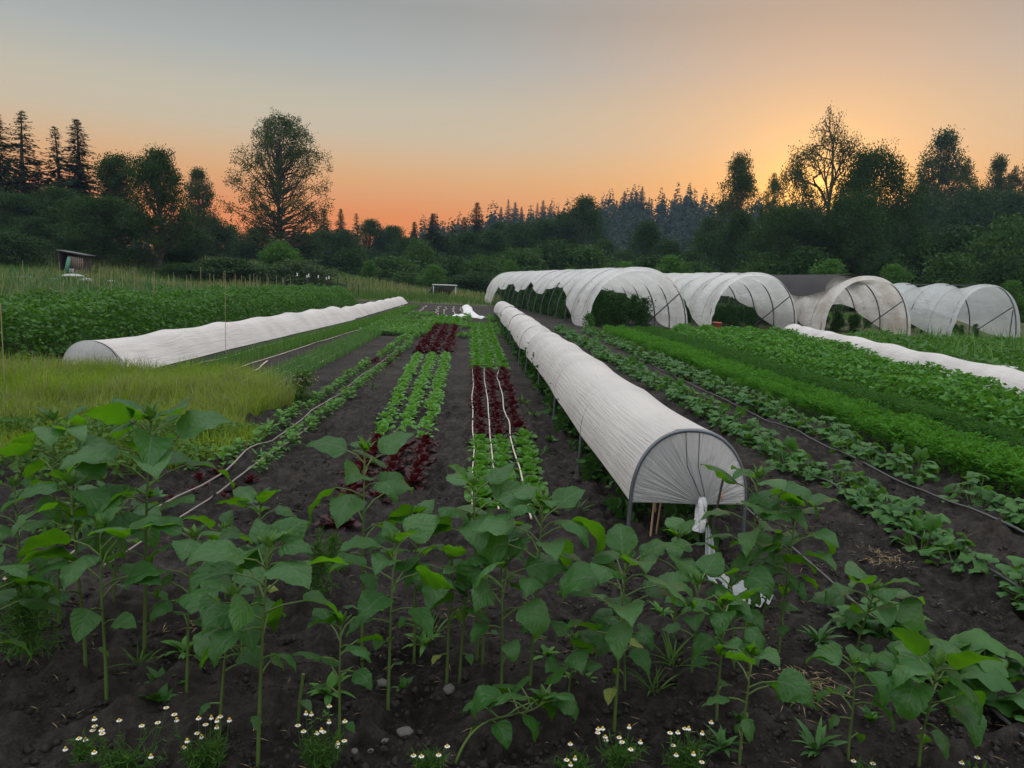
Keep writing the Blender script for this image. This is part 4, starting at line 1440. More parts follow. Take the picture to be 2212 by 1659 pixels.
# feathery carrots and broad greens at the right
def frond_field(name, mat, label, n, region, hfun, seed):
    x0, x1, y0, y1 = region
    x = rng.uniform(x0, x1, n * 2)
    y = y0 + (y1 - y0) * rng.random(n * 2) ** 1.5
    h = hfun(x, y)
    ok = np.where(h > .03)[0][:n]
    x, y, h = x[ok], y[ok], h[ok]
    k = len(x)
    az = rng.uniform(0, 2 * math.pi, k)
    out = rng.random(k) ** .6
    d = np.stack([np.cos(az), np.sin(az), np.zeros(k)], -1)
    Q, D, N_, L, ti = [], [], [], [], []
    base = np.stack([x, y, tz(x, y)], -1)
    t0 = np.clip(vnoise(x, y, .35, seed) * .7 + rng.random(k) * .4 - .05, 0, 1)
    for s in (0.45, .62, .78, .92, 1.0):
        c = base + d * (h * .6 * out * s ** 2)[:, None] + np.array([0, 0, 1.0]) * (h * s * (1 - .25 * out * s))[:, None]
        for sg in (-1, 1):
            side = np.stack([-np.sin(az), np.cos(az), np.zeros(k)], -1) * sg
            Q.append(c)
            D.append(side * .9 + d * .5 + np.array([0, 0, .25]) + rng.normal(size=(k, 3)) * .35)
            N_.append(np.array([0, 0, 1.0]) + rng.normal(size=(k, 3)) * .5)
            L.append(h * .24 * (1.25 - s * .6) * rng.uniform(.6, 1.3, k))
            ti.append(np.clip(t0 + (s - .7) * .3, 0, 1))
    mb = MB()
    L = np.concatenate(L)
    leaf_cloud(mb, np.concatenate(Q), np.concatenate(D), np.concatenate(N_), L, L * .34, np.concatenate(ti))
    o = mb.build(name, M[mat])
    tag(o, label, None, None, 'stuff')


def fan(y):                                # the rows open out slightly with distance
    return .0 * y


def rowmod(x, xs, wv):
    return np.max([np.clip(1.15 - np.abs(x - q) / wv, 0, 1) for q in xs], axis=0)


def car1(x, y):
    ed = .10 * (vnoise(y, y * 0, .5, 61) - .5)
    return band(4.42 + ed, 5.22 + .010 * y, y, x, .10) * (.29 + .10 * vnoise(x, y, .35, 62)) * (.54 + .46 * np.cos((x - 4.62) * 15.7 / (1 + .006 * y))) * sstep(4.2, 4.6, y)


def dil1(x, y):
    return band(5.36 + .010 * y, 5.86 + .030 * y, y, x, .10) * (.24 + .10 * vnoise(x, y, .4, 63)) * sstep(4.5, 5, y)


frond_field('carrot_tops', 'carrot', 'bright feathery carrot tops in the wide band at the right', 15000, (4.3, 5.7, 4.2, 26), car1, 64)
frond_field('carrot_tops', 'dill', 'darker feathery carrot tops between the bright carrots and the broad greens', 9000, (5.2, 7.0, 4.5, 27), dil1, 65)


def pot1(x, y):
    xr = np.interp(y, rp[:, 1], rp[:, 0]) - .42
    return band(5.98 + .035 * y, xr, y, x, .14) * (.30 + .13 * vnoise(x, y, .6, 66)) * (.58 + .42 * np.cos((x - 6.2 - .05 * y) * 7.4)) * np.clip((29 - y) / 1.5, 0, 1)


scatter_leaves('broad_greens', 'potato', 'broad leafy greens in the band beside the right white cover', 46000, (6, 12, 5.5, 29), pot1, .105, .62, seed=7, lay=.6)


def rfar(x, y):
    xl = np.interp(y, rp[:, 1], rp[:, 0]) + .55
    e = np.clip((x - xl) / .3, 0, 1) * np.clip((27.5 - y) / 2, 0, 1) * (x < 24)
    row = .6 + .4 * np.cos((x - .35 * y) * 2.6)
    return e * (.22 + .35 * vnoise(x, y, 1.3, 71) * row)


scatter_leaves('mixed_greens', 'bean', 'mixed dark greens in the plot in front of the right hoop houses', 42000, (8.8, 24, 9, 28), rfar, .17, .55, seed=8, lay=.7)
blade_field('corn_seedlings', 'field_onion', 'upright grassy shoots mixed into the right plot of greens', 2600, (10, 22, 14, 28), lambda x, y: np.where((rfar(x, y) > .2) & (vnoise(x, y, 1.1, 77) > .55), .75, 0), .03, .5, 6, ypow=1.0)


# plants inside and beside the hoop houses
def bushy(key, seed, h, w, ncl, nleaf, leaf, mat):
    broadleaf(key, seed, h, w, .02, ncl, nleaf, leaf, .11 * h, .012, prof=lambda s: np.clip(np.sin(math.pi * np.clip(s * .8 + .2, 0, 1)), .1, 1) ** .6, mat=mat, bark='stem', limbs=12, lsh=.5)


bushy('tomato1', 51, 1.5, .8, 40, 45, .11, 'pepper')
bushy('tomato2', 52, 1.35, .85, 40, 45, .12, 'pepper')
bushy('pepper1', 53, .46, .38, 26, 34, .085, 'pepper')
bushy('pepper2', 54, .47, .37, 26, 34, .085, 'pepper')
bushy('cornerplant', 55, .75, .45, 26, 30, .09, 'bean')


def place_plant(key, x, y, sc, name, label, cat, group, rz=None):
    p = PROTO[key]
    o = empty(name, (x, y, float(tz(x, y))), rng.uniform(0, 6.28) if rz is None else rz)
    o.scale = (sc * rng.uniform(.9, 1.12), sc * rng.uniform(.9, 1.12), sc * rng.uniform(.88, 1.12))
    link('stem', p['t'], o)
    link('foliage', p['c'], o)
    tag(o, label, cat, group)
    return o


for (W_, root, w, lab, rows, n, sc, y0) in ((W1, h1, 4.05, 'tall dark leafy plant inside the longest hoop house', (-1.05, 0.0, .95), 17, .84, 2.0), (W2, h2, 4.0, 'dark leafy plant inside the second hoop house', (-1.0, .05, 1.0), 9, .62, 2.2),
                                             (W3, h3, 4.0, 'dark leafy plant inside the shade-clothed hoop house', (-1.0, .05, 1.0), 9, .52, 2.2), (W4, h4, 3.3, 'low leafy plant inside the last hoop house', (-.8, .0, .8), 9, .34, 1.4)):
    for r in rows:
        for k in range(n):
            q = W_(np.array(y0 + k * (1.35 if W_ is not W1 else 1.5) + rng.uniform(-.15, .15)), np.array(r + rng.uniform(-.1, .1)), np.array(0.))
            place_plant(['tomato1', 'tomato2'][k % 2], root.location.x + q[0], root.location.y + q[1], sc, 'leafy_plant', lab, 'plant', lab.replace('plant', 'plants'))
place_plant('cornerplant', F1[0] + .02, F1[1] - .35, .85, 'corner_plant', 'leafy plant climbing at the front left corner of the longest hoop house', 'plant', None)
for k in range(58):
    y = 4.9 + k * .5
    place_plant(['pepper1', 'pepper2'][k % 2], 1.375 + (-.16 if k % 2 else .14) + rng.uniform(-.03, .03), y, 1.0, 'bushy_plant', 'dark leafy plant growing under the raised white tunnel', 'plant', 'plants under the raised tunnel')
# bamboo canes under the front of the raised tunnel
for k, (x, y, lx) in enumerate([(1.20, 4.75, .03), (1.29, 4.95, .05), (1.36, 5.25, -.02), (1.62, 4.9, .0)]):
    m2 = MB()
    tube(m2, [[0, 0, -.05], [lx, .02, .5]], .007, 6)
    o = m2.build('bamboo_cane', M['bamboo'])
    o.location = (x, y, 0)
    tag(o, ['bamboo cane under the front of the raised tunnel, nearest the left pipe leg', 'second bamboo cane from the left pipe leg of the raised tunnel', 'bamboo cane under the raised tunnel, standing behind the gathered knot', 'bamboo cane under the raised tunnel, nearest its right pipe leg'][k], 'cane', 'bamboo canes under the raised tunnel')


# lettuces
def rosette(seed, n, Ld, W, mat, upr=1.35, ruffle=.12, pet=.02):
    r = np.random.default_rng(seed)
    mb = MB()
    for k in range(n):
        f = k / (n - 1)
        pitch = .25 + (upr - .25) * f + r.normal() * .12
        L = Ld * (1.05 - .45 * f) * r.uniform(.85, 1.15)
        az = k * 2.4 + r.normal() * .2
        d = np.array([math.cos(az), math.sin(az), 0])
        blade(mb, d * pet * (1 - f) + [0, 0, .01 + .02 * f], az, L, W * (1.05 - .4 * f), pitch, .9 - 1.1 * f, r.normal() * .15, 6, 2, 'lettuce', .28, ruffle, float(np.clip(.25 + .5 * f + r.normal() * .2, 0, 1)), ph=r.uniform(0, 6))
    return mb.mesh('rosette', M[mat])


GL = [rosette(s, 17, .155, .12, 'lettuce') for s in (1, 2, 3)]
RO = [rosette(s, 18, .165, .13, 'romaine', 1.3, .10) for s in (4, 5, 6)]
RL = [rosette(s, 18, .15, .10, 'red_lettuce', 1.25, .16) for s in (7, 8, 9)]


def lettuce(ms, x, y, sc, name, label, group):
    o = link(name, ms[rng.integers(len(ms))])
    o.location = (x, y, float(tz(x, y)) + .018)
    o.rotation_euler = (rng.normal() * .08, rng.normal() * .08, rng.uniform(0, 6.28))
    o.scale = (sc * rng.uniform(.85, 1.15),) * 3
    tag(o, label, 'lettuce', group)


def lrow(ms, xf, y0, y1, step, sc, name, label, group):
    y = y0
    while y < y1:
        lettuce(ms, float(xf(y)) + rng.normal() * .015, y + rng.normal() * .02, sc, name, label, group)
        y += step * rng.uniform(.9, 1.1)


lx = [lambda y: np.interp(y, [5, 8, 16.5, 30], [-.86, -.90, -1.10, -1.15]), lambda y: np.interp(y, [5, 8, 16.5, 30], [-.62, -.66, -.79, -.85]), lambda y: np.interp(y, [5, 8, 16.5, 30], [-.42, -.43, -.49, -.55])]
cx3 = [lambda y: np.interp(y, [5, 14, 32], [.12, .15, .14]), lambda y: np.interp(y, [5, 14, 32], [.32, .37, .40]), lambda y: np.interp(y, [5, 14, 32], [.54, .62, .66])]
SIDE = ['left', 'middle', 'right']
for k in range(3):
    lrow(GL, lx[k], 7.75, 16.6, .20, .72, 'green_lettuce', 'pale green lettuce in the %s row of the left lettuce bed' % SIDE[k], 'green lettuces of the left bed, %s row' % SIDE[k])
    lrow(RO, cx3[k], 5.35, 7.85, .21, .80, 'green_lettuce', 'deep green lettuce at the near end of the middle bed, %s row' % SIDE[k], 'near green lettuces of the middle bed, %s row' % SIDE[k])
    lrow(RL, cx3[k], 8.0, 14.0, .20, .74, 'red_lettuce', 'dark red lettuce in the %s row of the middle bed' % SIDE[k], 'red lettuces of the middle bed, %s row' % SIDE[k])
    lrow(RO, cx3[k], 14.2, 29.0, .27, .86, 'green_lettuce', 'green lettuce in the far half of the middle bed, %s row' % SIDE[k], 'far green lettuces of the middle bed, %s row' % SIDE[k])
    lrow(RL, lx[k], 17.0, 26.5, .32, 1.2, 'red_lettuce', 'red lettuce in the far patch of the left bed, %s row' % SIDE[k], 'far red lettuces of the left bed, %s row' % SIDE[k])
    lrow(RO, lx[k], 26.8, 31.5, .42, 1.5, 'green_lettuce', 'green lettuce behind the far red patch of the left bed, %s row' % SIDE[k], 'green lettuces behind the far red patch, %s row' % SIDE[k])
    lrow(RL, (lambda kk: lambda y: lx[kk](y) + .02)(k), [4.9, 5.5, 6.0][k], 7.6, .21 if k != 1 else .27, .86, 'red_lettuce', 'dark red lettuce at the near end of the left bed, %s row' % SIDE[k], 'near red lettuces of the left bed, %s row' % SIDE[k])


# leafy seedlings in the two rows left of the lettuces
def seedling(seed, n=12, L=.085):
    r = np.random.default_rng(seed)
    mb = MB()
    for k in range(n):
        f = k / (n - 1)
        az = k * 2.4 + r.normal() * .3
        d = np.array([math.cos(az), math.sin(az), 0])
        c = d * .05 * (1 - f) + np.array([0, 0, .05 + .07 * f])
        tube(mb, [[0, 0, 0], c * [.5, .5, .7], c], .003, 4, .5, caps=False)
        blade(mb, c, az, L * r.uniform(.7, 1.2), L * .62, .5 + .5 * f, 1.2, r.normal() * .2, 5, 2, 'oval', .3, .04, float(r.random()))
    return mb.mesh('seedling', M['basil'])


SD = [seedling(s) for s in (1, 2, 3)]
RS = [rosette(s, 12, .10, .075, 'red_lettuce', 1.2, .14) for s in (21, 22)]
for k, xf in enumerate((lambda y: np.interp(y, [4, 8, 17, 32], [-2.02, -1.97, -1.78, -1.70]), lambda y: np.interp(y, [4, 8, 17, 32], [-1.70, -1.66, -1.48, -1.42]))):
    y = 5.4
    while y < 29:
        if y < 6.1 and k == 1 or 13.8 < y < 16.5 and rng.random() < .6 or (k == 0 and y < 6.3):
            ms, lb, nm = RS, 'small red lettuce in the %s row of the leftmost planted bed' % ('left' if k == 0 else 'right'), 'red_lettuce'
        else:
            ms, lb, nm = SD, 'small leafy green plant in the %s row of the leftmost planted bed' % ('left' if k == 0 else 'right'), 'leafy_seedling'
        o = link(nm, ms[rng.integers(len(ms))])
        o.location = (float(xf(y)) + rng.normal() * .03, y, .02)
        o.rotation_euler = (0, 0, rng.uniform(0, 6.28))
        s = rng.uniform(.55, .92) * (1 + .012 * y)
        o.scale = (s, s, s)
        tag(o, lb, 'lettuce' if ms is RS else 'seedling', lb.replace('plant in', 'plants in').replace('lettuce in', 'lettuces in'))
        y += .21 * rng.uniform(.8, 1.3) * (1 + .01 * y)


# cucumbers on the right
def cuke(seed, n, spread, Rr):
    r = np.random.default_rng(seed)
    st, fo = MB(), MB()
    for k in range(n):
        az = r.uniform(0, 6.28)
        rad = spread * math.sqrt(r.random())
        hh = r.uniform(.05, .27) * (1.1 - rad / spread * .6)
        c = np.array([math.cos(az) * rad * .8, math.sin(az) * rad * 1.3, hh])
        tube(st, [[c[0] * .25, c[1] * .3, 0], [c[0] * .8, c[1] * .8, hh * .7], c], .0045, 5, caps=False)
        lobed(fo, c, az + r.normal() * .5, Rr * r.uniform(.6, 1.2), -.25 + r.normal() * .5, 5, float(r.random()), ph=r.uniform(0, 6), deep=.19)
    return st.mesh('cucumber_stem', M['stem']), fo.mesh('cucumber_leaves', M['cuke'])


CK = [cuke(s, n, sp, .050) for s, n, sp in ((1, 40, .24), (2, 34, .22), (3, 46, .27), (4, 28, .20))]


def cucumber(x, y, sc, label, group, v):
    o = empty('cucumber_plant', (x, y, .015), rng.uniform(-.4, .4) + (math.pi if rng.random() < .5 else 0))
    o.scale = (sc, sc, sc)
    link('stem', CK[v][0], o)
    link('foliage', CK[v][1], o)
    tag(o, label, 'cucumber plant', group)


y = 3.0
while y < 27:
    if rng.random() < .93:
        cucumber(3.08 + rng.normal() * .05, y, rng.uniform(.75, 1.15), 'sprawling cucumber plant in the row right of the raised tunnel', 'cucumbers in the row beside the raised tunnel', rng.integers(4))
    y += rng.uniform(.26, .46)
y = 3.55
for y in [3.75, 4.3, 5.0, 5.25, 5.75, 6.55, 6.85, 7.15, 7.5, 8.05, 8.45, 9.0, 9.5] + list(np.arange(10, 27, .42)):
    cucumber(4.02 + rng.normal() * .05 - (.0 if y < 12 else .0), y + rng.normal() * .06, rng.uniform(.8, 1.15), 'lobed-leaved cucumber plant in the row along the carrots', 'cucumbers in the row along the carrots', rng.integers(4))
SQ = [cuke(s, n, sp, .078) for s, n, sp in ((8, 40, .26), (9, 28, .2))]
for (px, py, sc, v, lb) in [(2130, 1520, 1.05, 0, 'big squash plant with pale green leaves near the right edge'), (1905, 1372, .85, 1, 'squash plant with rounded leaves behind the sunflowers on the right')]:
    g = G(px, py)
    o = empty('squash_plant', (g[0], g[1], .0), 1.0)
    o.scale = (sc, sc, sc)
    link('stem', SQ[v][0], o)
    link('foliage', SQ[v][1], o)
    tag(o, lb, 'squash plant')


# drip tapes
def tape(pts, mat, label, r=.0085, wob=.03, seed=0, z=.042, group='drip tapes'):
    pts = np.asarray(pts, float)
    d = np.concatenate([[0], np.cumsum(np.linalg.norm(np.diff(pts, axis=0), axis=1))])
    n = max(8, int(d[-1] / .16))
    q = np.linspace(0, d[-1], n)
    x, y = np.interp(q, d, pts[:, 0]), np.interp(q, d, pts[:, 1])
    x = x + wob * (vnoise(q, q * 0, 1.1, seed) - .5) * 2
    gg = np.max([gz(x + dx_, y + dy_) for dx_ in (-.05, 0, .05) for dy_ in (-.08, 0, .08)], axis=0)
    gg = np.convolve(np.pad(gg, 2, mode='edge'), np.ones(5) / 5, 'valid')
    zz = gg - .004 + z * .25 + .012 * (vnoise(q, q * 0, .8, seed + 50) - .3)
    mb = MB()
    tube(mb, np.stack([x, y, zz], -1), r, 6)
    o = mb.build('drip_tape', M[mat])
    tag(o, label, 'drip tape', group)


tape([(3.77, 3.4), (3.75, 8), (3.80, 14), (4.0, 27)], 'drip_black', 'black drip tape between the two cucumber rows', .010, .05, 1)
tape([(3.02, 2.6), (3.02, 8), (3.06, 14), (3.2, 27)], 'drip_black', 'black drip tape under the cucumber row beside the raised tunnel', .010, .04, 2)
tape([(2.12, 2.3), (2.10, 5), (2.05, 8)], 'drip_black', 'short black drip tape running past the squash plants', .009, .03, 3)
tape([(.055, 5.2), (.06, 8), (.075, 14), (.06, 20)], 'drip_white', 'pale drip tape along the left lettuce row of the middle bed', .0065, .02, 4, z=.05)
tape([(.24, 5.2), (.255, 8), (.27, 14), (.25, 18), (.31, 22), (.28, 27)], 'drip_white', 'pale drip tape along the centre lettuce row of the middle bed', .0075, .03, 5, z=.055)
tape([(.46, 5.0), (.44, 8), (.48, 11), (.52, 15), (.46, 18), (.55, 27)], 'drip_white', 'pale drip tape along the right lettuce row of the middle bed', .0075, .03, 6, z=.055)
tape([(-2.2, 4.0), (-1.95, 5.6), (-1.82, 8), (-1.62, 17), (-1.55, 31)], 'drip_grey', 'pale drip tape between the two rows of leafy seedlings', .007, .03, 7, z=.035)
tape([(-1.95, 4.1), (-1.78, 5.2), (-1.66, 6.6), (-1.62, 8)], 'drip_grey', 'short pale drip tape beside the small red lettuces at the near left', .006, .02, 17)
for k, xo in enumerate((-.36, -.12, .13)):
    tape([(-2.95 + xo, 11.0), (-2.93 + xo, 16), (-2.85 + xo, 21), (-2.78 + xo, 27)], 'drip_white', 'pale drip tape through the blue-green onions, %s of three' % ['left', 'middle', 'right'][k], .010, .05, 8 + k, z=.05)
for k, xo in enumerate((.92, 1.72)):
    tape([(xc_left(12) + xo + .1, 11.9), (xc_left(18) + xo + .1, 18), (xc_left(30) + xo + .15, 30)], 'drip_white', 'pale drip tape in the bright onion bed, %s' % ['on the side of the white cover', 'on the bare soil side'][k], .009, .05, 14 + k, z=.04)
g0, g1 = G(508, 818), G(578, 780)
tape([g0, ((g0[0] + g1[0]) / 2 + .1, (g0[1] + g1[1]) / 2 - .1), g1], 'drip_white', 'loose end of pale drip tape curving on bare soil between the onions', .013, .02, 19)
for k in range(9):
    x0 = -3.7 + k * .42
    if k in (4,):
        continue
    tape([(x0 + .1, 33.5 + (k % 3)), (x0 - .05, 38), (x0 - .25, 43), (x0 - .3, 47 + (k % 2))], 'drip_white', 'pale drip tape on the bare far plot, %s of nine' % ORD[k], .014, .10, 24 + k, z=.03, group='drip tapes on the far plot')

# crumpled white cloth in the far plot
mb = MB()
def ribbon(path, wds, hh, seed):
    path = np.asarray(path, float)
    n = 40
    q = np.linspace(0, 1, n)
    k = np.linspace(0, 1, len(path))
    cx_, cy_ = np.interp(q, k, path[:, 0]), np.interp(q, k, path[:, 1])
    w_ = np.interp(q, k, wds)
    d = unit(np.stack([np.gradient(cx_), np.gradient(cy_)], -1))
    s = np.linspace(-1, 1, 13)
    Xr = cx_[:, None] + d[:, 1:2] * s * w_[:, None]
    Yr = cy_[:, None] - d[:, 0:1] * s * w_[:, None]
    Zr = .01 + hh * (1 - np.abs(s) ** 2.5) * (.35 + vnoise(Xr, Yr, .22, seed))
    i, j = np.meshgrid(np.arange(n - 1), np.arange(12), indexing='ij')
    a = i * 13 + j
    mb.add(np.stack([Xr, Yr, Zr], -1), np.stack([a, a + 13, a + 14, a + 1], -1).reshape(-1, 4), np.stack([np.broadcast_to(s, Xr.shape), np.broadcast_to(q[:, None], Xr.shape)], -1).reshape(-1, 2))


ribbon([(-.25, 47.5), (-.15, 42), (.0, 37), (-.45, 34.2), (-1.05, 33.4)], [.30, .26, .34, .24, .16], .12, 3)
ribbon([(-.02, 37.5), (.2, 34.6), (.62, 33.2)], [.30, .24, .14], .12, 5)
o = mb.build('cloth_heap', M['tarp'])
tag(o, 'crumpled white cover cloth pulled aside on the far bare plot', 'cloth')

# ================================================================== SUNFLOWERS
def sunflower(bpx, tpx, n, L, label, seed, droop=1.0, fallen=None, old=0, lean_mid=0.0):
    r = np.random.default_rng(seed)
    g = G(*bpx)
    root = empty('sunflower_plant', (g[0], g[1], .0))
    top = at(tpx[0], tpx[1], g[1]) - np.array([g[0], g[1], 0])
    h = top[2]
    if fallen is None:
        q = np.linspace(0, 1, 10)
        stem = np.stack([top[0] * q ** 1.4 + lean_mid * np.sin(q * math.pi), r.normal() * .03 * q ** 2 + .006 * np.sin(q * 7), h * q], -1)
    else:
        stem = np.array([[0, 0, 0]] + fallen, float)
        stem = np.stack([np.interp(np.linspace(0, 1, 14), np.linspace(0, 1, len(stem)), stem[:, k]) for k in range(3)], -1)
        for _ in range(2):
            stem[1:-1] = (stem[:-2] + stem[1:-1] * 2 + stem[2:]) / 4
    m = len(stem)
    ln = np.linalg.norm(np.diff(stem, axis=0), axis=1).sum()
    r0 = .0034 + .0045 * ln
    st = MB()
    tube(st, np.vstack([stem[0] - [0, 0, .04], stem]), np.concatenate([[r0 * 1.25], r0 * np.linspace(1.1, .45, m)]), 8)
    st.build('stem', M['stem'], root)
    fo = MB()
    tq = np.linspace(0, 1, m)
    n = int(n * 1.2) + 1
    for k in range(n):
        f = k / max(n - 1, 1)
        t = .24 + .75 * f ** .5
        p = np.array([np.interp(t, tq, stem[:, c]) for c in range(3)])
        az = (k // 2) * 1.75 + (k % 2) * math.pi + r.normal() * .3 + seed
        size = .72 * L * np.interp(t, [.2, .45, .7, .88, .95, 1], [.36, .58, 1.0, 1.12, .92, .42]) * r.uniform(.85, 1.15)
        up = np.interp(t, [.2, .6, .9, 1], [.35, .55, .85, 1.2]) + r.normal() * .12
        pl = size * np.interp(t, [.2, .7, .95, 1], [.8, .75, .55, .15])
        d = np.array([math.cos(az), math.sin(az), 0])
        e1 = p + d * pl * .5 * math.cos(up) + np.array([0, 0, pl * .5 * math.sin(up)])
        e2 = e1 + d * pl * .5 * math.cos(up * .5) + np.array([0, 0, pl * .5 * math.sin(up * .5)])
        tube(fo, [p, e1, e2], [.0042, .0034, .0028], 5, .5, 2, caps=False)
        isold = k < old
        pitch = np.interp(t, [.2, .6, .9, 1], [-.15, .10, .38, .9]) + r.normal() * .25
        dr = droop * np.interp(t, [.2, .6, .85, 1], [1.2, 1.7, 1.6, .9]) * r.uniform(.45, 1.35)
        blade(fo, e2, az + r.normal() * .2, size, size * r.uniform(.70, .86), pitch, dr, r.normal() * .38, 22, 4, 'sun', r.choice([-.30, .22, .35, -.15]) * r.uniform(.4, 1.3), .07, float(r.random() ** 2.4), 1 if isold else 0, ph=r.uniform(0, 6), bendpow=1.25)
    fo.build('foliage', [M['sun_leaf'], M['sun_old'], M['stem']], root)
    bd = MB()
    tip = stem[-1]
    td = unit(stem[-1] - stem[-2])
    for k in range(11):
        az = k * 2.4
        s = .055 * r.uniform(.7, 1.2) * (L / .22)
        blade(bd, tip - td * .004 * k / 11 + np.array([math.cos(az), math.sin(az), 0]) * .008, az, s, s * .36, 1.45 - .07 * k, .3, 0, 4, 1, 'point', .3, 0, float(r.random()))
    bd.build('flower_bud', M['bud'], root)
    tag(root, label, 'sunflower', 'young sunflowers along the near edge of the field')
    return root


SUN = [
    ((312, 1402), (332, 905), 17, .30, 'tallest sunflower, thick stemmed, left of centre with broad upper leaves', .8),
    ((128, 1352), (120, 905), 13, .24, 'sunflower at the far left with crinkled drooping top leaves', 1.15),
    ((185, 1450), (148, 1050), 14, .25, 'sunflower left of the tallest one with pairs of wide leaves', .9),
    ((230, 1518), (207, 1150), 10, .25, 'sunflower with one upright pointed leaf, in front of the tallest one', .6),
    ((473, 1592), (502, 1296), 9, .21, 'short sunflower with blue-green hanging leaves beside the chamomile', 1.1),
    ((557, 1650), (580, 1180), 15, .22, 'tall slender sunflower whose base touches the bottom edge, left of centre', .9),
    ((403, 1500), (412, 1165), 11, .20, 'sunflower with wrinkled pale top leaves right of the tallest one', 1.0),
    ((732, 1636), (735, 1350), 9, .15, 'small bushy sunflower with a crooked side stem near the bottom', .9),
    ((838, 1532), (847, 1190), 11, .21, 'sunflower with a flat wide top in the centre left foreground', .7),
    ((782, 1430), (786, 975), 13, .23, 'tall sunflower with one big round blue-green leaf, over the red lettuces', .95),
    ((895, 1414), (900, 1115), 9, .18, 'thin sunflower behind the flat-topped one in the centre left', .8),
    ((965, 1478), (976, 1205), 8, .20, 'dark-stemmed sunflower with folded drooping leaves at the centre', 1.3),
    ((993, 1468), (1012, 1235), 6, .16, 'thin short sunflower just behind the dark-stemmed one', .9),
    ((1042, 1440), (1050, 1150), 9, .18, 'sunflower with narrow leaves between the dark-stemmed one and the centre pair', .8),
    ((1145, 1492), (1172, 1085), 15, .23, 'sunflower with a nibbled crinkled top near the white drip tape', 1.15),
    ((1083, 1510), (1086, 1232), 10, .22, 'sunflower with one large heart-shaped leaf facing the camera, at the centre', 1.25),
    ((1030, 1425), (1022, 1045), 12, .22, 'tall sunflower with a leaf reaching up right over the green lettuces', .6),
    ((1327, 1572), (1352, 1215), 15, .24, 'sunflower with a dark bud and a big triangular leaf, right of centre', 1.1),
    ((1225, 1545), (1240, 1382), 9, .15, 'short sunflower with a low flat head between the two tall central ones', .9),
    ((1493, 1480), (1506, 1255), 9, .19, 'sunflower with pale cupped leaves before the loose white cloth', .9),
    ((1548, 1555), (1562, 1300), 10, .19, 'sunflower with a pale rounded leaf on top, right of the loose white cloth', 1.0),
    ((1597, 1655), (1622, 1412), 9, .17, 'short sunflower with one oval leaf facing forward at the bottom right of centre', 1.2),
    ((1639, 1407), (1665, 1185), 13, .20, 'bushy sunflower with glossy folded leaves under the end of the raised tunnel', 1.1),
    ((1606, 1400), (1634, 1030), 13, .24, 'tallest sunflower on the right, its curled top overlapping the raised tunnel', 1.1),
    ((1682, 1422), (1718, 1092), 13, .22, 'broad sunflower right behind the tallest one on the right side', .9),
    ((1850, 1425), (1873, 1262), 12, .23, 'sunflower with arching long leaves in front of the squash plants', 1.0),
    ((1832, 1650), (1848, 1436), 10, .17, 'dark drooping sunflower beside the last big one at the lower right', 1.3),
    ((1985, 1662), (2008, 1425), 12, .23, 'big-leaved sunflower at the lower right corner with heavy hanging leaves', 1.25),
    ((1454, 1396), (1466, 1162), 11, .18, 'sunflower with wrinkled leaves standing before the knot of the raised tunnel', 1.2),
    ((-58, 1560), (-30, 1245), 10, .26, 'sunflower reaching in from the left edge with pale hanging leaves', 1.2),
    ((60, 1400), (28, 1050), 10, .20, 'sunflower with yellowing leaves close to the left edge', 1.1),
    ((245, 1322), (262, 1080), 11, .22, 'sunflower half hidden behind the tallest one', .8),
    ((555, 1338), (562, 1080), 11, .19, 'sunflower with one yellowed hanging leaf beside the pale drip tape', .9),
    ((486, 1302), (490, 1140), 8, .17, 'low sunflower behind the wrinkled-topped one on the left', .9),
    ((1350, 1500), (1346, 1340), 8, .16, 'small leafy sunflower at the foot of the one with the dark bud', 1.0),
    ((1585, 1440), (1580, 1240), 9, .18, 'low sunflower with cupped leaves left of the bushy glossy one', 1.0),
]
for k, (b, t, n, L, lb, dr) in enumerate(SUN):
    sunflower(b, t, n, L, lb, 100 + k, dr, old=(2 if k in (30, 32, 11, 17) else 0))
sunflower((985, 1645), (1150, 1520), 11, .20, 'fallen sunflower with a bowed stem and hanging leaves at the bottom centre', 190, 1.3,
          fallen=[[.03, .02, .07], [.09, .04, .125], [.17, .05, .14], [.26, .06, .15], [.31, .06, .19]])
# snapped stem
g = G(643, 1560)
root = empty('broken_stalk', (g[0], g[1], 0))
m2 = MB()
tube(m2, [[0, 0, -.03], [.01, 0, .10], [.02, 0, .19]], .0065, 6)
m2.build('stem', M['stem'], root)
m2 = MB()
blade(m2, (.012, -.005, .09), -.9, .09, .05, .3, .9, .2, 8, 3, 'sun', .15, .02, .6)
m2.build('leaf', M['sun_leaf'], root)
tag(root, 'snapped sunflower stalk with one leaf left, beside the small bushy sunflower', 'stalk')


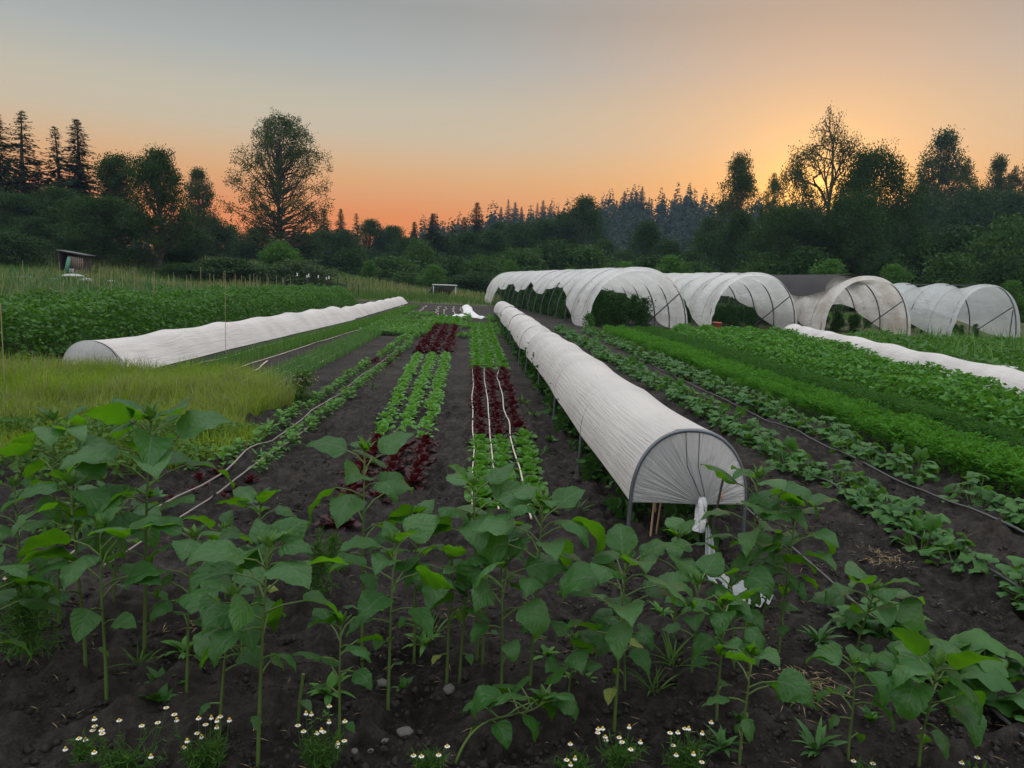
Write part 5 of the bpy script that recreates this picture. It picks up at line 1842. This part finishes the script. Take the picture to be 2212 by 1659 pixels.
# chamomile and feathery plants
def chamomile(px, py, hh, spread, nf, label, seed, nst=40):
    r = np.random.default_rng(seed)
    g = G(px, py)
    root = empty('chamomile_plant', (g[0], g[1], 0))
    fo = MB()
    for k in range(nst):
        az, rad = r.uniform(0, 6.28), spread * math.sqrt(r.random())
        e = np.array([math.cos(az) * rad, math.sin(az) * rad * .7, hh * r.uniform(.3, .85)])
        p = np.stack([e * q * np.array([q ** .4, q ** .4, 1]) for q in np.linspace(.02, 1, 5)])
        tube(fo, p, [.002, .0017, .0014, .0012, .001], 3, r.random(), caps=False)
        n = 14
        q = r.uniform(.2, 1, n)
        P = np.stack([np.interp(q, np.linspace(.02, 1, 5), p[:, c]) for c in range(3)], -1)
        D = r.normal(size=(n, 3)) + np.array([0, 0, .4])
        leaf_cloud(fo, P, D, r.normal(size=(n, 3)), np.full(n, .034) * r.uniform(.6, 1.3, n), .004, r.random(n))
    fo.build('foliage', M['feather'], root)
    for k in range(max(3, int(nf * .8))):
        az, rad = r.uniform(0, 6.28), spread * 1.25 * math.sqrt(r.random())
        c = np.array([math.cos(az) * rad, math.sin(az) * rad * .7, hh * r.uniform(.45, 1.25)])
        fl = MB()
        tube(fl, [[c[0] * .5, c[1] * .5, 0], [c[0] * .9, c[1] * .9, c[2] * .7], c], .0012, 3, .5, 2, caps=False)
        dn = r.uniform(-.9, .35)
        npet = 10
        for q in range(npet):
            a = q * 2 * math.pi / npet
            d = np.array([math.cos(a), math.sin(a), dn * .9])
            leaf_cloud(fl, (c + d * .002)[None], d[None], np.array([[0, 0, 1.0]]), .0088, .0046, .5, mat=0)
        an = np.linspace(0, 2 * math.pi, 8, endpoint=False)
        V = np.concatenate([c + np.stack([np.cos(an) * s, np.sin(an) * s, np.full(8, z)], -1) for s, z in ((.0042, -.001), (.0046, .002), (.0030, .0055))] + [(c + [0, 0, .007])[None]])
        i = np.arange(8)
        j = (i + 1) % 8
        hd = MB()
        hd.add(V[:24], np.concatenate([np.stack([i, j, j + 8, i + 8], -1), np.stack([i + 8, j + 8, j + 16, i + 16], -1)]), None, .5, 1)
        hd.add(V[16:], np.stack([i, j, np.full(8, 8)], -1), None, .5, 1)
        fo_ = fl.build('flower', [M['petal'], M['disc'], M['feather']], root)
        hd.build('disc', [M['petal'], M['disc'], M['feather']], fo_)
    tag(root, label, 'chamomile', 'chamomile clumps')


chamomile(270, 1668, .15, .14, 16, 'sprawling white chamomile with leaning stems at the lower left', 1, 34)
chamomile(175, 1662, .14, .05, 4, 'thin chamomile sprig in the lower left corner', 2, 14)
chamomile(440, 1672, .17, .085, 15, 'leafy white chamomile clump beside the short blue-green sunflower', 3, 46)
chamomile(688, 1672, .17, .075, 17, 'upright chamomile clump with yellow domed centres near the bottom edge', 4, 46)
chamomile(925, 1672, .09, .07, 5, 'small chamomile tuft at the bottom edge left of the fallen sunflower', 5, 26)
chamomile(1342, 1672, .15, .08, 14, 'white chamomile clump under the sunflower with the dark bud', 6, 40)
chamomile(1482, 1672, .16, .09, 13, 'white chamomile clump at the bottom edge, rightmost large one', 7, 36)
chamomile(1235, 1676, .08, .07, 7, 'low chamomile clump beneath the fallen sunflower', 8, 26)
chamomile(85, 1330, .20, .12, 20, 'chamomile clump growing among the weeds near the left edge', 9, 50)
chamomile(2100, 1700, .10, .08, 5, 'chamomile tuft cut by the bottom right corner', 10, 20)
chamomile(1870, 1690, .07, .05, 3, 'tiny chamomile tuft below the dark drooping sunflower', 11, 14)


def feathery(px, py, hh, w, label, seed, mat='feather', nst=30, L=.05):
    r = np.random.default_rng(seed)
    g = G(px, py)
    mb = MB()
    for k in range(nst):
        t = r.uniform(.15, 1)
        az = r.uniform(0, 6.28)
        c = np.array([0, 0, hh * t])
        e = c + np.array([math.cos(az) * w * (1.1 - t), math.sin(az) * w * (1.1 - t), hh * .10])
        tube(mb, [c, (c + e) / 2 + [0, 0, .012], e], .0016, 3, .5, caps=False)
        n = 16
        q = r.uniform(.1, 1, n)[:, None]
        leaf_cloud(mb, c + (e - c) * q, r.normal(size=(n, 3)) + [0, 0, .2], r.normal(size=(n, 3)), L * r.uniform(.6, 1.3, n), .005, r.random(n))
    tube(mb, [[0, 0, -.02], [.004, 0, hh * .5], [0, 0, hh]], [.005, .004, .002], 5, .4)
    o = mb.build('feathery_plant', M[mat])
    o.location = (g[0], g[1], 0)
    tag(o, label, 'plant')


feathery(686, 1312, .36, .10, 'upright feathery plant with thin leaves between two tall sunflowers', 1)
feathery(720, 1245, .22, .10, 'small feathery plant in front of the near red lettuces', 2)
feathery(60, 1420, .26, .16, 'soft feathery weed clump near the left edge', 3, nst=70)
feathery(40, 1330, .22, .16, 'feathery weed clump touching the left edge', 4, nst=60)


# a flowering weed at the end of the meadow grass
g = G(650, 868)
broadleaf('weedbush', 61, .62, .75, 0.0, 40, 34, .07, .09, .008, prof=lambda s: np.sqrt(np.clip(1 - s ** 2, .03, 1)), mat='field_grass', bark='stem', limbs=30, lsh=.4)
o = empty('flowering_weed', (g[0], g[1], 0), 0, (.62, .62, .62))
link('stem', PROTO['weedbush']['t'], o)
link('foliage', PROTO['weedbush']['c'], o)
fl = MB()
c = PROTO['weedbush']
r = np.random.default_rng(5)
n = 90
az, s = r.uniform(0, 6.28, n), r.random(n)
P = np.stack([np.cos(az) * .36 * np.sqrt(r.random(n)), np.sin(az) * .3, .35 + .28 * s], -1)
for q in P:
    k = 9
    leaf_cloud(fl, np.repeat(q[None], k, 0), r.normal(size=(k, 3)) + [0, 0, .5], r.normal(size=(k, 3)), .02, .011, .5)
fl.build('bloom', M['pinkflower'], o)
tag(o, 'weedy clump with dusty pink blooms at the end of the meadow grass', 'flowering weed')


# small weeds on the soil
def tuft(seed, n, h, w, mat, lean=.9):
    r = np.random.default_rng(seed)
    mb = MB()
    for k in range(n):
        blade(mb, (r.normal() * .006, r.normal() * .006, 0), k * 2.4 + r.normal() * .3, h * r.uniform(.6, 1.2), w * r.uniform(.8, 1.2), r.uniform(.35, 1.3), lean, r.normal() * .2, 5, 1, 'point', .3, 0, float(r.random()))
    return mb.mesh('weed', M[mat])


WD_ = [tuft(1, 16, .12, .012, 'field_grass'), tuft(2, 14, .09, .022, 'basil'), tuft(3, 18, .12, .007, 'field_grass', .7), tuft(4, 11, .07, .028, 'cuke', .6), tuft(5, 22, .10, .016, 'onion')]
spots = [(1450, 1440, 2, 1.7), (1410, 1500, 2, 1.5), (1560, 1625, 4, 1.2), (1770, 1390, 4, 1.5), (1765, 1630, 4, 1.5), (1250, 1110, 0, 1.5), (1130, 875, 0, 2), (1150, 905, 0, 2.2), (1160, 840, 0, 1.8), (1175, 985, 0, 1.4), (1190, 955, 3, 1.6),
         (930, 1380, 2, 1.6), (915, 1395, 1, 1.5), (710, 1500, 1, 1.6), (350, 1490, 3, 1.6), (345, 1520, 3, 1.4), (700, 1560, 1, .8), (400, 1410, 1, 1.7), (300, 1440, 2, 1.2), (1740, 1510, 0, 1.3), (1255, 1480, 1, 1.3), (1180, 1420, 1, 1.3),
         (480, 1250, 3, 1.4), (520, 1420, 2, 1.3), (1430, 1330, 1, 1.2), (1880, 1560, 3, 1.2), (1990, 1545, 3, 1.0), (870, 1490, 3, .9), (450, 1555, 3, .6), (1600, 1560, 3, .9), (1090, 780, 0, 1.8), (805, 840, 0, 1.5), (820, 900, 1, 1.3),
         (1680, 900, 1, 1.4), (1730, 880, 0, 1.6), (1850, 985, 0, 1.2), (560, 1000, 4, 2.0), (610, 975, 4, 2.0), (580, 930, 1, 2.2), (100, 1150, 3, 2.0), (180, 1120, 4, 2.0), (420, 1010, 3, 2.2), (470, 980, 4, 2.2), (60, 1010, 3, 2.2), (330, 1080, 3, 2)]
for k, (px, py, v, s) in enumerate(spots):
    g = G(px, py)
    o = link('weed', WD_[v])
    o.location = (g[0], g[1], .004)
    o.rotation_euler = (0, 0, k * 1.3)
    o.scale = (s * .85,) * 3
    tag(o, ['low grassy weed tuft on the bare soil', 'small broad-leaved weed on the bare soil', 'thin wiry grass tuft on the bare soil', 'flat rosette weed on the bare soil', 'spiky blue-green weed on the bare soil'][v], 'weed',
        ['grassy weed tufts', 'broad-leaved weeds', 'wiry grass tufts', 'flat rosette weeds', 'spiky weeds'][v])


# stones and clods
def pebble(seed):
    r = np.random.default_rng(seed)
    mb = MB()
    nu, nv = 9, 12
    th, ph = np.meshgrid(np.linspace(0, math.pi, nu), np.linspace(0, 2 * math.pi, nv, endpoint=False), indexing='ij')
    d = np.stack([np.sin(th) * np.cos(ph), np.sin(th) * np.sin(ph), np.cos(th)], -1)
    rad = 1 + .22 * (vnoise(d[..., 0] * 1.5 + seed, d[..., 1] * 1.5 + d[..., 2], .7, seed) - .5) * 2
    rad[0] = rad[0].mean()
    rad[-1] = rad[-1].mean()
    P = d * rad[..., None] * np.array([1, .8, .55])
    i, j = np.meshgrid(np.arange(nu - 1), np.arange(nv), indexing='ij')
    a, b = i * nv + j, i * nv + (j + 1) % nv
    mb.add(P, np.stack([a, a + nv, b + nv, b], -1).reshape(-1, 4))
    return mb.mesh('pebble', M['stone'])


PB = [pebble(s) for s in range(4)]
for k, (px, py, s) in enumerate([(988, 1793 * .8848, .030), (940, 1812 * .8848, .016), (865, 1838 * .8848, .016), (905, 1835 * .8848, .012), (1095, 1688 * .8848, .03), (935, 1672 * .8848, .026), (440, 1750 * .8848, .028), (575, 1530 * .8848, .018), (230, 1620 * .8848, .016), (2102, 1288 * .8848, .03)]):
    g = G(px * .8848, py)
    o = link('stone', PB[k % 4])
    o.location = (g[0], g[1], s * .28)
    o.rotation_euler = (0, 0, k * 1.1)
    o.scale = (s, s, s)
    tag(o, 'rounded grey stone lying on the dark soil of the foreground', 'stone', 'stones on the soil')
n = 42000                                     # crumbs of earth and bits of chaff: past counting
x = rng.uniform(-2.6, 4.3, n)
y = 2.2 + 5.2 * rng.random(n) ** 1.5
s = .0032 + .020 * rng.random(n) ** 5
mb = MB()
oct_ = np.array([[1, 0, 0], [0, 1, 0], [-1, 0, 0], [0, -1, 0], [0, 0, .8], [0, 0, -.6]], float)
V = oct_[None] * (s[:, None, None] * rng.uniform(.6, 1.3, (n, 6, 1)))
an = rng.uniform(0, 6.28, n)
ca, sa = np.cos(an)[:, None], np.sin(an)[:, None]
V = np.stack([V[..., 0] * ca - V[..., 1] * sa, V[..., 0] * sa + V[..., 1] * ca, V[..., 2]], -1) + np.stack([x, y, np.full(n, .006)], -1)[:, None]
F_ = np.array([[0, 1, 4], [1, 2, 4], [2, 3, 4], [3, 0, 4], [1, 0, 5], [2, 1, 5], [3, 2, 5], [0, 3, 5]])
mb.add(V.reshape(-1, 3), (np.arange(n)[:, None, None] * 6 + F_[None]).reshape(-1, 3))
o = mb.build('soil_crumbs', plain('soil_clod', (.030, .026, .024), .95, var=.7, scale=25, spec=.1))
tag(o, 'loose crumbs of dark earth on the near soil', None, None, 'stuff')
n = 1700
x = rng.uniform(-2.6, 4.3, n)
y = 2.2 + 8 * rng.random(n) ** 1.4
P = np.stack([x, y, np.full(n, .012)], -1)
az = rng.uniform(0, 6.28, n)
mb = MB()
leaf_cloud(mb, P, np.stack([np.cos(az), np.sin(az), rng.normal(size=n) * .12], -1), np.tile([0, 0, 1.0], (n, 1)), rng.uniform(.015, .075, n), .003, rng.random(n))
for cxp, cyp in ((1740, 1480), (1710, 895), (1765, 1045), (1905, 1210), (1660, 1010), (420, 1330), (1580, 870)):
    g = G(cxp, cyp)
    k = 160
    P = np.stack([g[0] + rng.normal(size=k) * .07, g[1] + rng.normal(size=k) * .09, .012 + .015 * rng.random(k)], -1)
    az = rng.uniform(0, 6.28, k)
    leaf_cloud(mb, P, np.stack([np.cos(az), np.sin(az), rng.normal(size=k) * .2], -1), np.tile([0, 0, 1.0], (k, 1)), rng.uniform(.03, .09, k), .004, rng.random(k))
o = mb.build('chaff', M['straw'])
tag(o, 'dry straw and chaff scattered over the soil', None, None, 'stuff')

# ================================================================== STAKES, FENCE, SHED, FRAME
ST = [(305, 480, 327, 1130), (800, 500, 838, 1150), (1345, 510, 1325, 1170), (1190, 590, 1188, 860), (1500, 625, 1505, 1140), (1645, 610, 1678, 1140), (1815, 625, 1820, 1030), (2065, 625, 2060, 1150), (2085, 620, 2078, 900), (5, 1050, 40, 1659)]
stakes = [(a * .1808 * .8848, (550 + b * .1808) * .8848, c * .1808 * .8848, (550 + d * .1808) * .8848) for a, b, c, d in ST]
for X2, Yt, Yb in [(40, 255, 390), (85, 240, 385), (205, 265, 370), (243, 262, 440), (330, 190, 370), (413, 245, 370), (448, 258, 385), (535, 235, 420), (550, 222, 690), (700, 265, 375), (733, 290, 385), (775, 255, 455), (808, 255, 330), (838, 270, 360),
                   (865, 280, 370), (928, 260, 400), (940, 285, 400), (1012, 270, 410), (1066, 285, 380), (1078, 290, 425), (1140, 280, 440), (640, 250, 340)]:
    stakes.append(((400 + X2 * .2712) * .8848, (600 + Yt * .2712) * .8848, (400 + X2 * .2712 + 1) * .8848, (600 + Yb * .2712) * .8848))
for k, (xt, yt, xb, yb) in enumerate(stakes):
    d = ray(xb, yb)                          # the foot is hidden in the foliage: follow the ray to about .55 m up
    t = (0.62 - H) / d[2] if d[2] < -.004 else 60 / d[1]
    Yd = min(max(d[1] * t, 9.6), 52)
    b = at(xb, yb, Yd)
    z0 = float(tz(b[0], Yd))
    tp = at(xt, yt, Yd)
    m2 = MB()
    tube(m2, [[0, 0, -.1], [(tp[0] - b[0]) * .5, 0, (tp[2] - z0) * .5], [tp[0] - b[0], 0, tp[2] - z0]], max(.006, Yd * .00032), 5)
    o = m2.build('stake', M['stake'])
    o.location = (b[0], Yd, z0)
    tag(o, 'thin pale wooden stake standing up out of the bean rows' if k else 'thin pale stake in the beans, tallest one near the left edge', 'stake', 'pale stakes in the beans' if k else None)
posts = [(1090, 265, 375, 0), (1201, 243, 388, 1), (1288, 262, 375, 1), (1304, 252, 380, 1), (1390, 262, 385, 1), (1463, 280, 415, 1), (1485, 272, 432, 1), (1535, 330, 400, 0), (1565, 285, 440, 0), (1610, 340, 415, 0), (1647, 320, 435, 0), (1702, 340, 440, 0), (1752, 350, 435, 0)]
for k, (X2, Yt, Yb, w_) in enumerate(posts):
    xp, yt, yb = (400 + X2 * .2712) * .8848, (600 + Yt * .2712) * .8848, (600 + Yb * .2712) * .8848
    Yd = 44 + (k % 3) * 3.5 + k * .9
    b = at(xp, yb, Yd)
    tp = at(xp, yt, Yd)
    z0 = float(tz(b[0], Yd))
    o = empty('fence_post', (b[0], Yd, z0))
    hgt = tp[2] - z0
    m2 = MB()
    tube(m2, [[0, 0, -.1], [0, 0, hgt * (.88 if w_ else 1)]], .035, 6)
    m2.build('shaft', M['tpost'], o)
    if w_:
        m2 = MB()
        tube(m2, [[0, 0, hgt * .88], [0, 0, hgt]], .036, 6)
        m2.build('white_tip', M['white_tip'], o)
    tag(o, ('dark white-tipped post at the end of the beans, %s' if w_ else 'dark plain post at the end of the beans, %s') % (ORD[k] + ' in the line from the left'), 'post', 'fence posts by the bank')

# open shed at the far left
Yd = 58.0
b = at(128, 590, Yd)
z0 = float(tz(b[0] + 1.6, Yd)) - .05
shed = empty('shed', (b[0], Yd, z0), 0)
wsh, dsh = 1.75, 1.2
def part(name, mat, fn):
    m2 = MB()
    fn(m2)
    return m2.build(name, M[mat], shed)
part('back_wall', 'dark_wood', lambda m: box(m, (wsh / 2, dsh, .95), (wsh, .06, 1.7)))
part('side_wall', 'dark_wood', lambda m: box(m, (0, dsh / 2, 1.0), (.06, dsh, 1.95)))
part('side_wall', 'dark_wood', lambda m: box(m, (wsh, dsh / 2, .85), (.06, dsh - .1, 1.55)))
def roof(m):
    a = math.atan2(-.25, wsh)
    rt = [[math.cos(a), 0, -math.sin(a)], [0, 1, 0], [math.sin(a), 0, math.cos(a)]]
    box(m, (wsh / 2 + .1, dsh / 2, 1.84), (wsh + .4, dsh + .3, .05), [[math.cos(a), 0, -math.sin(a)], [0, 1, 0], [math.sin(a), 0, math.cos(a)]])
part('roof', 'shed_roof', roof)
rail = part('rail', 'wood', lambda m: box(m, (wsh * .70, .03, 1.15), (wsh * .58, .05, .08)))
for k in range(8):
    xk = wsh * .42 + k * wsh * .077
    m2 = MB()
    box(m2, (xk, -.02, 1.12 - k * .02), (.075, .05, .98))
    m2.build('slat', M['wood'], rail)
part('lower_boards', 'wood', lambda m: [box(m, (wsh * .44 + k * .13, -.02, .32), (.12, .05, .62)) for k in range(8)])
part('panel', 'metal_roof', lambda m: box(m, (wsh * .53, -.08, .42), (.34, .04, .55)))
tag(shed, 'small dark open shed with pallet slats and a slanted pale roof', 'shed')
o = empty('leaning_board', (b[0] + .55, Yd - .35, z0))
m2 = MB()
a = .25
box(m2, (.2, 0, .75), (.30, .06, 1.55), [[math.cos(a), 0, math.sin(a)], [0, 1, 0], [-math.sin(a), 0, math.cos(a)]])
m2.build('board', M['green_paint'], o)
tag(o, 'green board leaning against the open front of the shed', 'board')
for k, (px, py, w_, h_) in enumerate([(52, 598, 40, 9), (186, 604, 34, 11), (158, 594, 42, 9), (122, 601, 18, 5), (240, 605, 18, 5), (6, 596, 14, 5)]):
    Yd = 50.0
    b = at(px, py, Yd)
    mb = MB()
    nu, nv = 10, 20
    U, V = np.meshgrid(np.linspace(0, 1, nu), np.linspace(0, 2 * math.pi, nv, endpoint=False), indexing='ij')
    ww, hh = w_ / 1662 * 52 / 2, h_ / 1662 * 52 * .55
    rr = np.sin(U * math.pi / 2) * (1 + .15 * (vnoise(U * 3 + k, V, .8, k) - .5))
    Pq = np.stack([np.cos(V) * rr * ww, np.sin(V) * rr * ww * .8, np.cos(U * math.pi / 2) * hh], -1)
    i, j = np.meshgrid(np.arange(nu - 1), np.arange(nv), indexing='ij')
    a, c2 = i * nv + j, i * nv + (j + 1) % nv
    mb.add(Pq, np.stack([a, a + nv, c2 + nv, c2], -1).reshape(-1, 4))
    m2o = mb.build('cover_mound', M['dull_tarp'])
    m2o.location = (b[0], Yd, b[2] - .08)
    tag(m2o, ['low white covered mound left of the shed', 'rounded white covered mound right of the shed', 'white sheet bunched at the foot of the shed', 'tiny white mound just left of the green board', 'tiny white mound between the shed and the two-tiered tree', 'tiny white mound at the left edge'][k], 'mound', 'white covered mounds')

# slanted glazed frame at the far end of the field
Yd = 66.0
b = at(952, 642, Yd)
z0 = float(tz(b[0], Yd)) - .05
fr_ = empty('cold_frame', (b[0], Yd, z0), 0)
x0, x1 = at(936, 640, Yd)[0] - b[0], at(984, 640, Yd)[0] - b[0]
ht = at(952, 616, Yd)[2] - z0
wfr = x1 - x0
for xx in (x0, x1):
    m2 = MB()
    box(m2, (xx, 0, ht / 2 - .1), (.07, .07, ht + .1))
    m2.build('post', M['metal_roof'], fr_)
m2 = MB()
box(m2, ((x0 + x1) / 2, 0, ht + .03), (wfr + .25, .12, .08))
m2.build('top_rail', M['white_tip'], fr_)
m2 = MB()
skew = -.75
v = [[x0, .05, ht], [x1, .05, ht], [x1 + skew, 1.9, .1], [x0 + skew, 1.9, .1]]
vv = np.array(v + [[q[0], q[1], q[2] - .03] for q in v])
m2.add(vv, [[0, 1, 2, 3], [7, 6, 5, 4], [0, 4, 5, 1], [1, 5, 6, 2], [2, 6, 7, 3], [3, 7, 4, 0]])
m2.build('glazing', plain('dusty_glass', (.10, .12, .12), .25, var=.3, spec=.6), fr_)
for q in (.0, .33, .66, 1.0):
    m2 = MB()
    tube(m2, [[x0 + wfr * q, .02, ht + .012], [x0 + wfr * q + skew, 1.88, .115]], .025, 4)
    m2.build('glazing_bar', M['metal_roof'], fr_)
tag(fr_, 'slanted glass frame on two posts at the far end of the field', 'cold frame')
# terracotta pot before the second hoop house
g = G(1548, 712)
m2 = MB()
an = np.linspace(0, 2 * math.pi, 16, endpoint=False)
V = np.concatenate([np.stack([np.cos(an) * s, np.sin(an) * s, np.full(16, z)], -1) for s, z in ((.13, 0), (.18, .26), (.20, .26), (.20, .31), (.17, .31), (.15, .1))])
i = np.arange(16)
j = (i + 1) % 16
m2.add(V, np.concatenate([np.stack([i + 16 * q, j + 16 * q, j + 16 * (q + 1), i + 16 * (q + 1)], -1) for q in range(5)]))
o = m2.build('plant_pot', M['clay'])
o.location = (g[0], g[1], 0)
tag(o, 'reddish clay pot at the mouth of the second hoop house', 'pot')
g = G(1985, 796)
m2 = MB()
box(m2, (0, 0, .06), (.75, .16, .05))
o = m2.build('plank', M['white_tip'])
g = G(2192, 822)
o.location = (g[0], g[1], .2)
o.rotation_euler = (0, .08, .3)
tag(o, 'short white board lying in the greens behind the right white cover', 'board')

# ================================================================== SKY, SUN, AIR, CAMERA
sd = ray(1765, 430)
saz = math.atan2(sd[0], sd[1])
sel = R_(5.0)
sdir = Vector((math.sin(saz) * math.cos(sel), math.cos(saz) * math.cos(sel), math.sin(sel)))
w = bpy.data.worlds.new('World')
SC.world = w
w.use_nodes = True
nt = w.node_tree
nt.nodes.clear()
N, Lk = nt.nodes.new, nt.links.new
out = N('ShaderNodeOutputWorld')
bg = N('ShaderNodeBackground')
bg.inputs['Strength'].default_value = 1.0
tc = N('ShaderNodeTexCoord')
nrm = N('ShaderNodeVectorMath')
nrm.operation = 'NORMALIZE'
Lk(tc.outputs['Generated'], nrm.inputs[0])
sp = N('ShaderNodeSeparateXYZ')
Lk(nrm.outputs[0], sp.inputs[0])


def wramp(f, stops, interp='LINEAR'):
    r = N('ShaderNodeValToRGB')
    r.color_ramp.interpolation = interp
    e = r.color_ramp.elements
    while len(e) < len(stops):
        e.new(.5)
    for q, (p_, c) in zip(e, stops):
        q.position = p_
        q.color = rgb(c)
    Lk(f, r.inputs['Fac'])
    return r.outputs['Color']


def lin(r, g, b):
    return tuple(((k / 255 + .055) / 1.055) ** 2.4 if k > 10 else k / 255 / 12.92 for k in (r, g, b))


def sc3(c, k):
    return tuple(q * k for q in c)


fr_front = wramp(sp.outputs[2], [(0.0, (.86, .22, .05)), (.04, (.84, .235, .052)), (.075, (.80, .262, .064)), (.119, (.75, .395, .165)), (.142, (.69, .455, .25)), (.172, (.60, .50, .36)), (.205, (.55, .50, .39)), (.255, (.42, .44, .425)), (.31, (.335, .352, .345)), (.36, (.36, .38, .39)), (.48, (.74, .77, .80)), (.66, (1.42, 1.48, 1.52)), (1, (1.95, 2.02, 2.06))])  # upper stops raised above a real dusk sky, added to light the field
fr_back = wramp(sp.outputs[2], [(0.0, (.60, .54, .56)), (.12, (.85, .79, .82)), (.35, (1.0, 1.0, 1.08)), (.66, (1.42, 1.48, 1.52)), (1, (1.95, 2.02, 2.06))])  # unseen sky behind the camera, brightened likewise to light the ground
dotn = N('ShaderNodeVectorMath')
dotn.operation = 'DOT_PRODUCT'
dotn.inputs[1].default_value = sdir
Lk(nrm.outputs[0], dotn.inputs[0])
mr = N('ShaderNodeMapRange')
mr.interpolation_type = 'SMOOTHSTEP'
mr.inputs['From Min'].default_value = -.35
mr.inputs['From Max'].default_value = .50
Lk(dotn.outputs['Value'], mr.inputs['Value'])
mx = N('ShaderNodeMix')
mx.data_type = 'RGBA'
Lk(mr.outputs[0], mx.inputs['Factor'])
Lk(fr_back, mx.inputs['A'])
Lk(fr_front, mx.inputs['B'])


def glow(power, col, strength, prev):
    m1 = N('ShaderNodeMath')
    m1.operation = 'MAXIMUM'
    m1.inputs[1].default_value = 0
    Lk(dotn.outputs['Value'], m1.inputs[0])
    m2 = N('ShaderNodeMath')
    m2.operation = 'POWER'
    m2.inputs[1].default_value = power
    Lk(m1.outputs[0], m2.inputs[0])
    v = N('ShaderNodeVectorMath')
    v.operation = 'SCALE'
    v.inputs[0].default_value = sc3(col, strength)
    Lk(m2.outputs[0], v.inputs['Scale'])
    a = N('ShaderNodeVectorMath')
    a.operation = 'ADD'
    Lk(prev, a.inputs[0])
    Lk(v.outputs[0], a.inputs[1])
    return a.outputs[0]


warm = N('ShaderNodeMath')
warm.operation = 'POWER'
warm.inputs[1].default_value = 22
wm0 = N('ShaderNodeMath')
wm0.operation = 'MAXIMUM'
wm0.inputs[1].default_value = 0
Lk(dotn.outputs['Value'], wm0.inputs[0])
Lk(wm0.outputs[0], warm.inputs[0])
wf = N('ShaderNodeMath')
wf.operation = 'MULTIPLY'
wf.inputs[1].default_value = .48
Lk(warm.outputs[0], wf.inputs[0])
mw = N('ShaderNodeMix')
mw.data_type = 'RGBA'
Lk(wf.outputs[0], mw.inputs['Factor'])
Lk(mx.outputs['Result'], mw.inputs['A'])
mw.inputs['B'].default_value = (.98, .43, .10, 1)
c = glow(60, (1.0, .42, .04), .22, mw.outputs['Result'])
c = glow(260, (1.0, .52, .04), .45, c)
c = glow(900, (1.0, .62, .14), .8, c)
sky = N('ShaderNodeTexSky')
sky.sky_type = 'NISHITA'
sky.sun_disc = False
sky.sun_elevation = sel
sky.sun_rotation = saz
sky.dust_density = 4
v = N('ShaderNodeVectorMath')
v.operation = 'SCALE'
v.inputs['Scale'].default_value = .0015
Lk(sky.outputs[0], v.inputs[0])
a = N('ShaderNodeVectorMath')
a.operation = 'ADD'
Lk(c, a.inputs[0])
Lk(v.outputs[0], a.inputs[1])
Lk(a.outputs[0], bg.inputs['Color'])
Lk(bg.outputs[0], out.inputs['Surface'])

sl = bpy.data.lights.new('sun', 'SUN')
sl.energy = .5
sl.angle = R_(12)
sl.color = (1.0, .60, .32)
so = bpy.data.objects.new('sun', sl)
COL.objects.link(so)
so.rotation_euler = (-sdir).to_track_quat('-Z', 'Y').to_euler()

HAZE = .00022
mb = MB()
box(mb, (60, 240, 28.5), (1000, 640, 63))
o = mb.build('haze', [bpy.data.materials.new('haze')], smooth=False)
hm = o.data.materials[0]
hm.use_nodes = True
hm.node_tree.nodes.clear()
ho = hm.node_tree.nodes.new('ShaderNodeOutputMaterial')
hv = hm.node_tree.nodes.new('ShaderNodeVolumePrincipled')
hv.inputs['Color'].default_value = (.50, .70, 1.0, 1)
hv.inputs['Density'].default_value = HAZE
hv.inputs['Anisotropy'].default_value = 0.0
hm.node_tree.links.new(hv.outputs[0], ho.inputs['Volume'])
tag(o, 'thin bluish evening haze over the whole field and hills', None, None, 'stuff')

cam = bpy.data.cameras.new('camera')
co = bpy.data.objects.new('camera', cam)
COL.objects.link(co)
cam.sensor_width = 36
cam.lens = 36 * FPX / 2212
cam.clip_end = 3000
cam.clip_start = .05
rc, uc = cR * cr + cU * sr, cU * cr - cR * sr
bk = -cF
co.matrix_world = Matrix(((rc[0], uc[0], bk[0], 0), (rc[1], uc[1], bk[1], 0), (rc[2], uc[2], bk[2], H), (0, 0, 0, 1)))
SC.camera = co
SC.view_settings.view_transform = 'Standard'
SC.view_settings.look = 'None'
SC.view_settings.exposure = 0
SC.view_settings.gamma = 1
cy = SC.cycles
cy.max_bounces = 6
cy.diffuse_bounces = 3
cy.glossy_bounces = 2
cy.transmission_bounces = 4
cy.transparent_max_bounces = 10
cy.volume_bounces = 0
cy.use_denoising = True
cy.caustics_reflective = False
cy.caustics_refractive = False
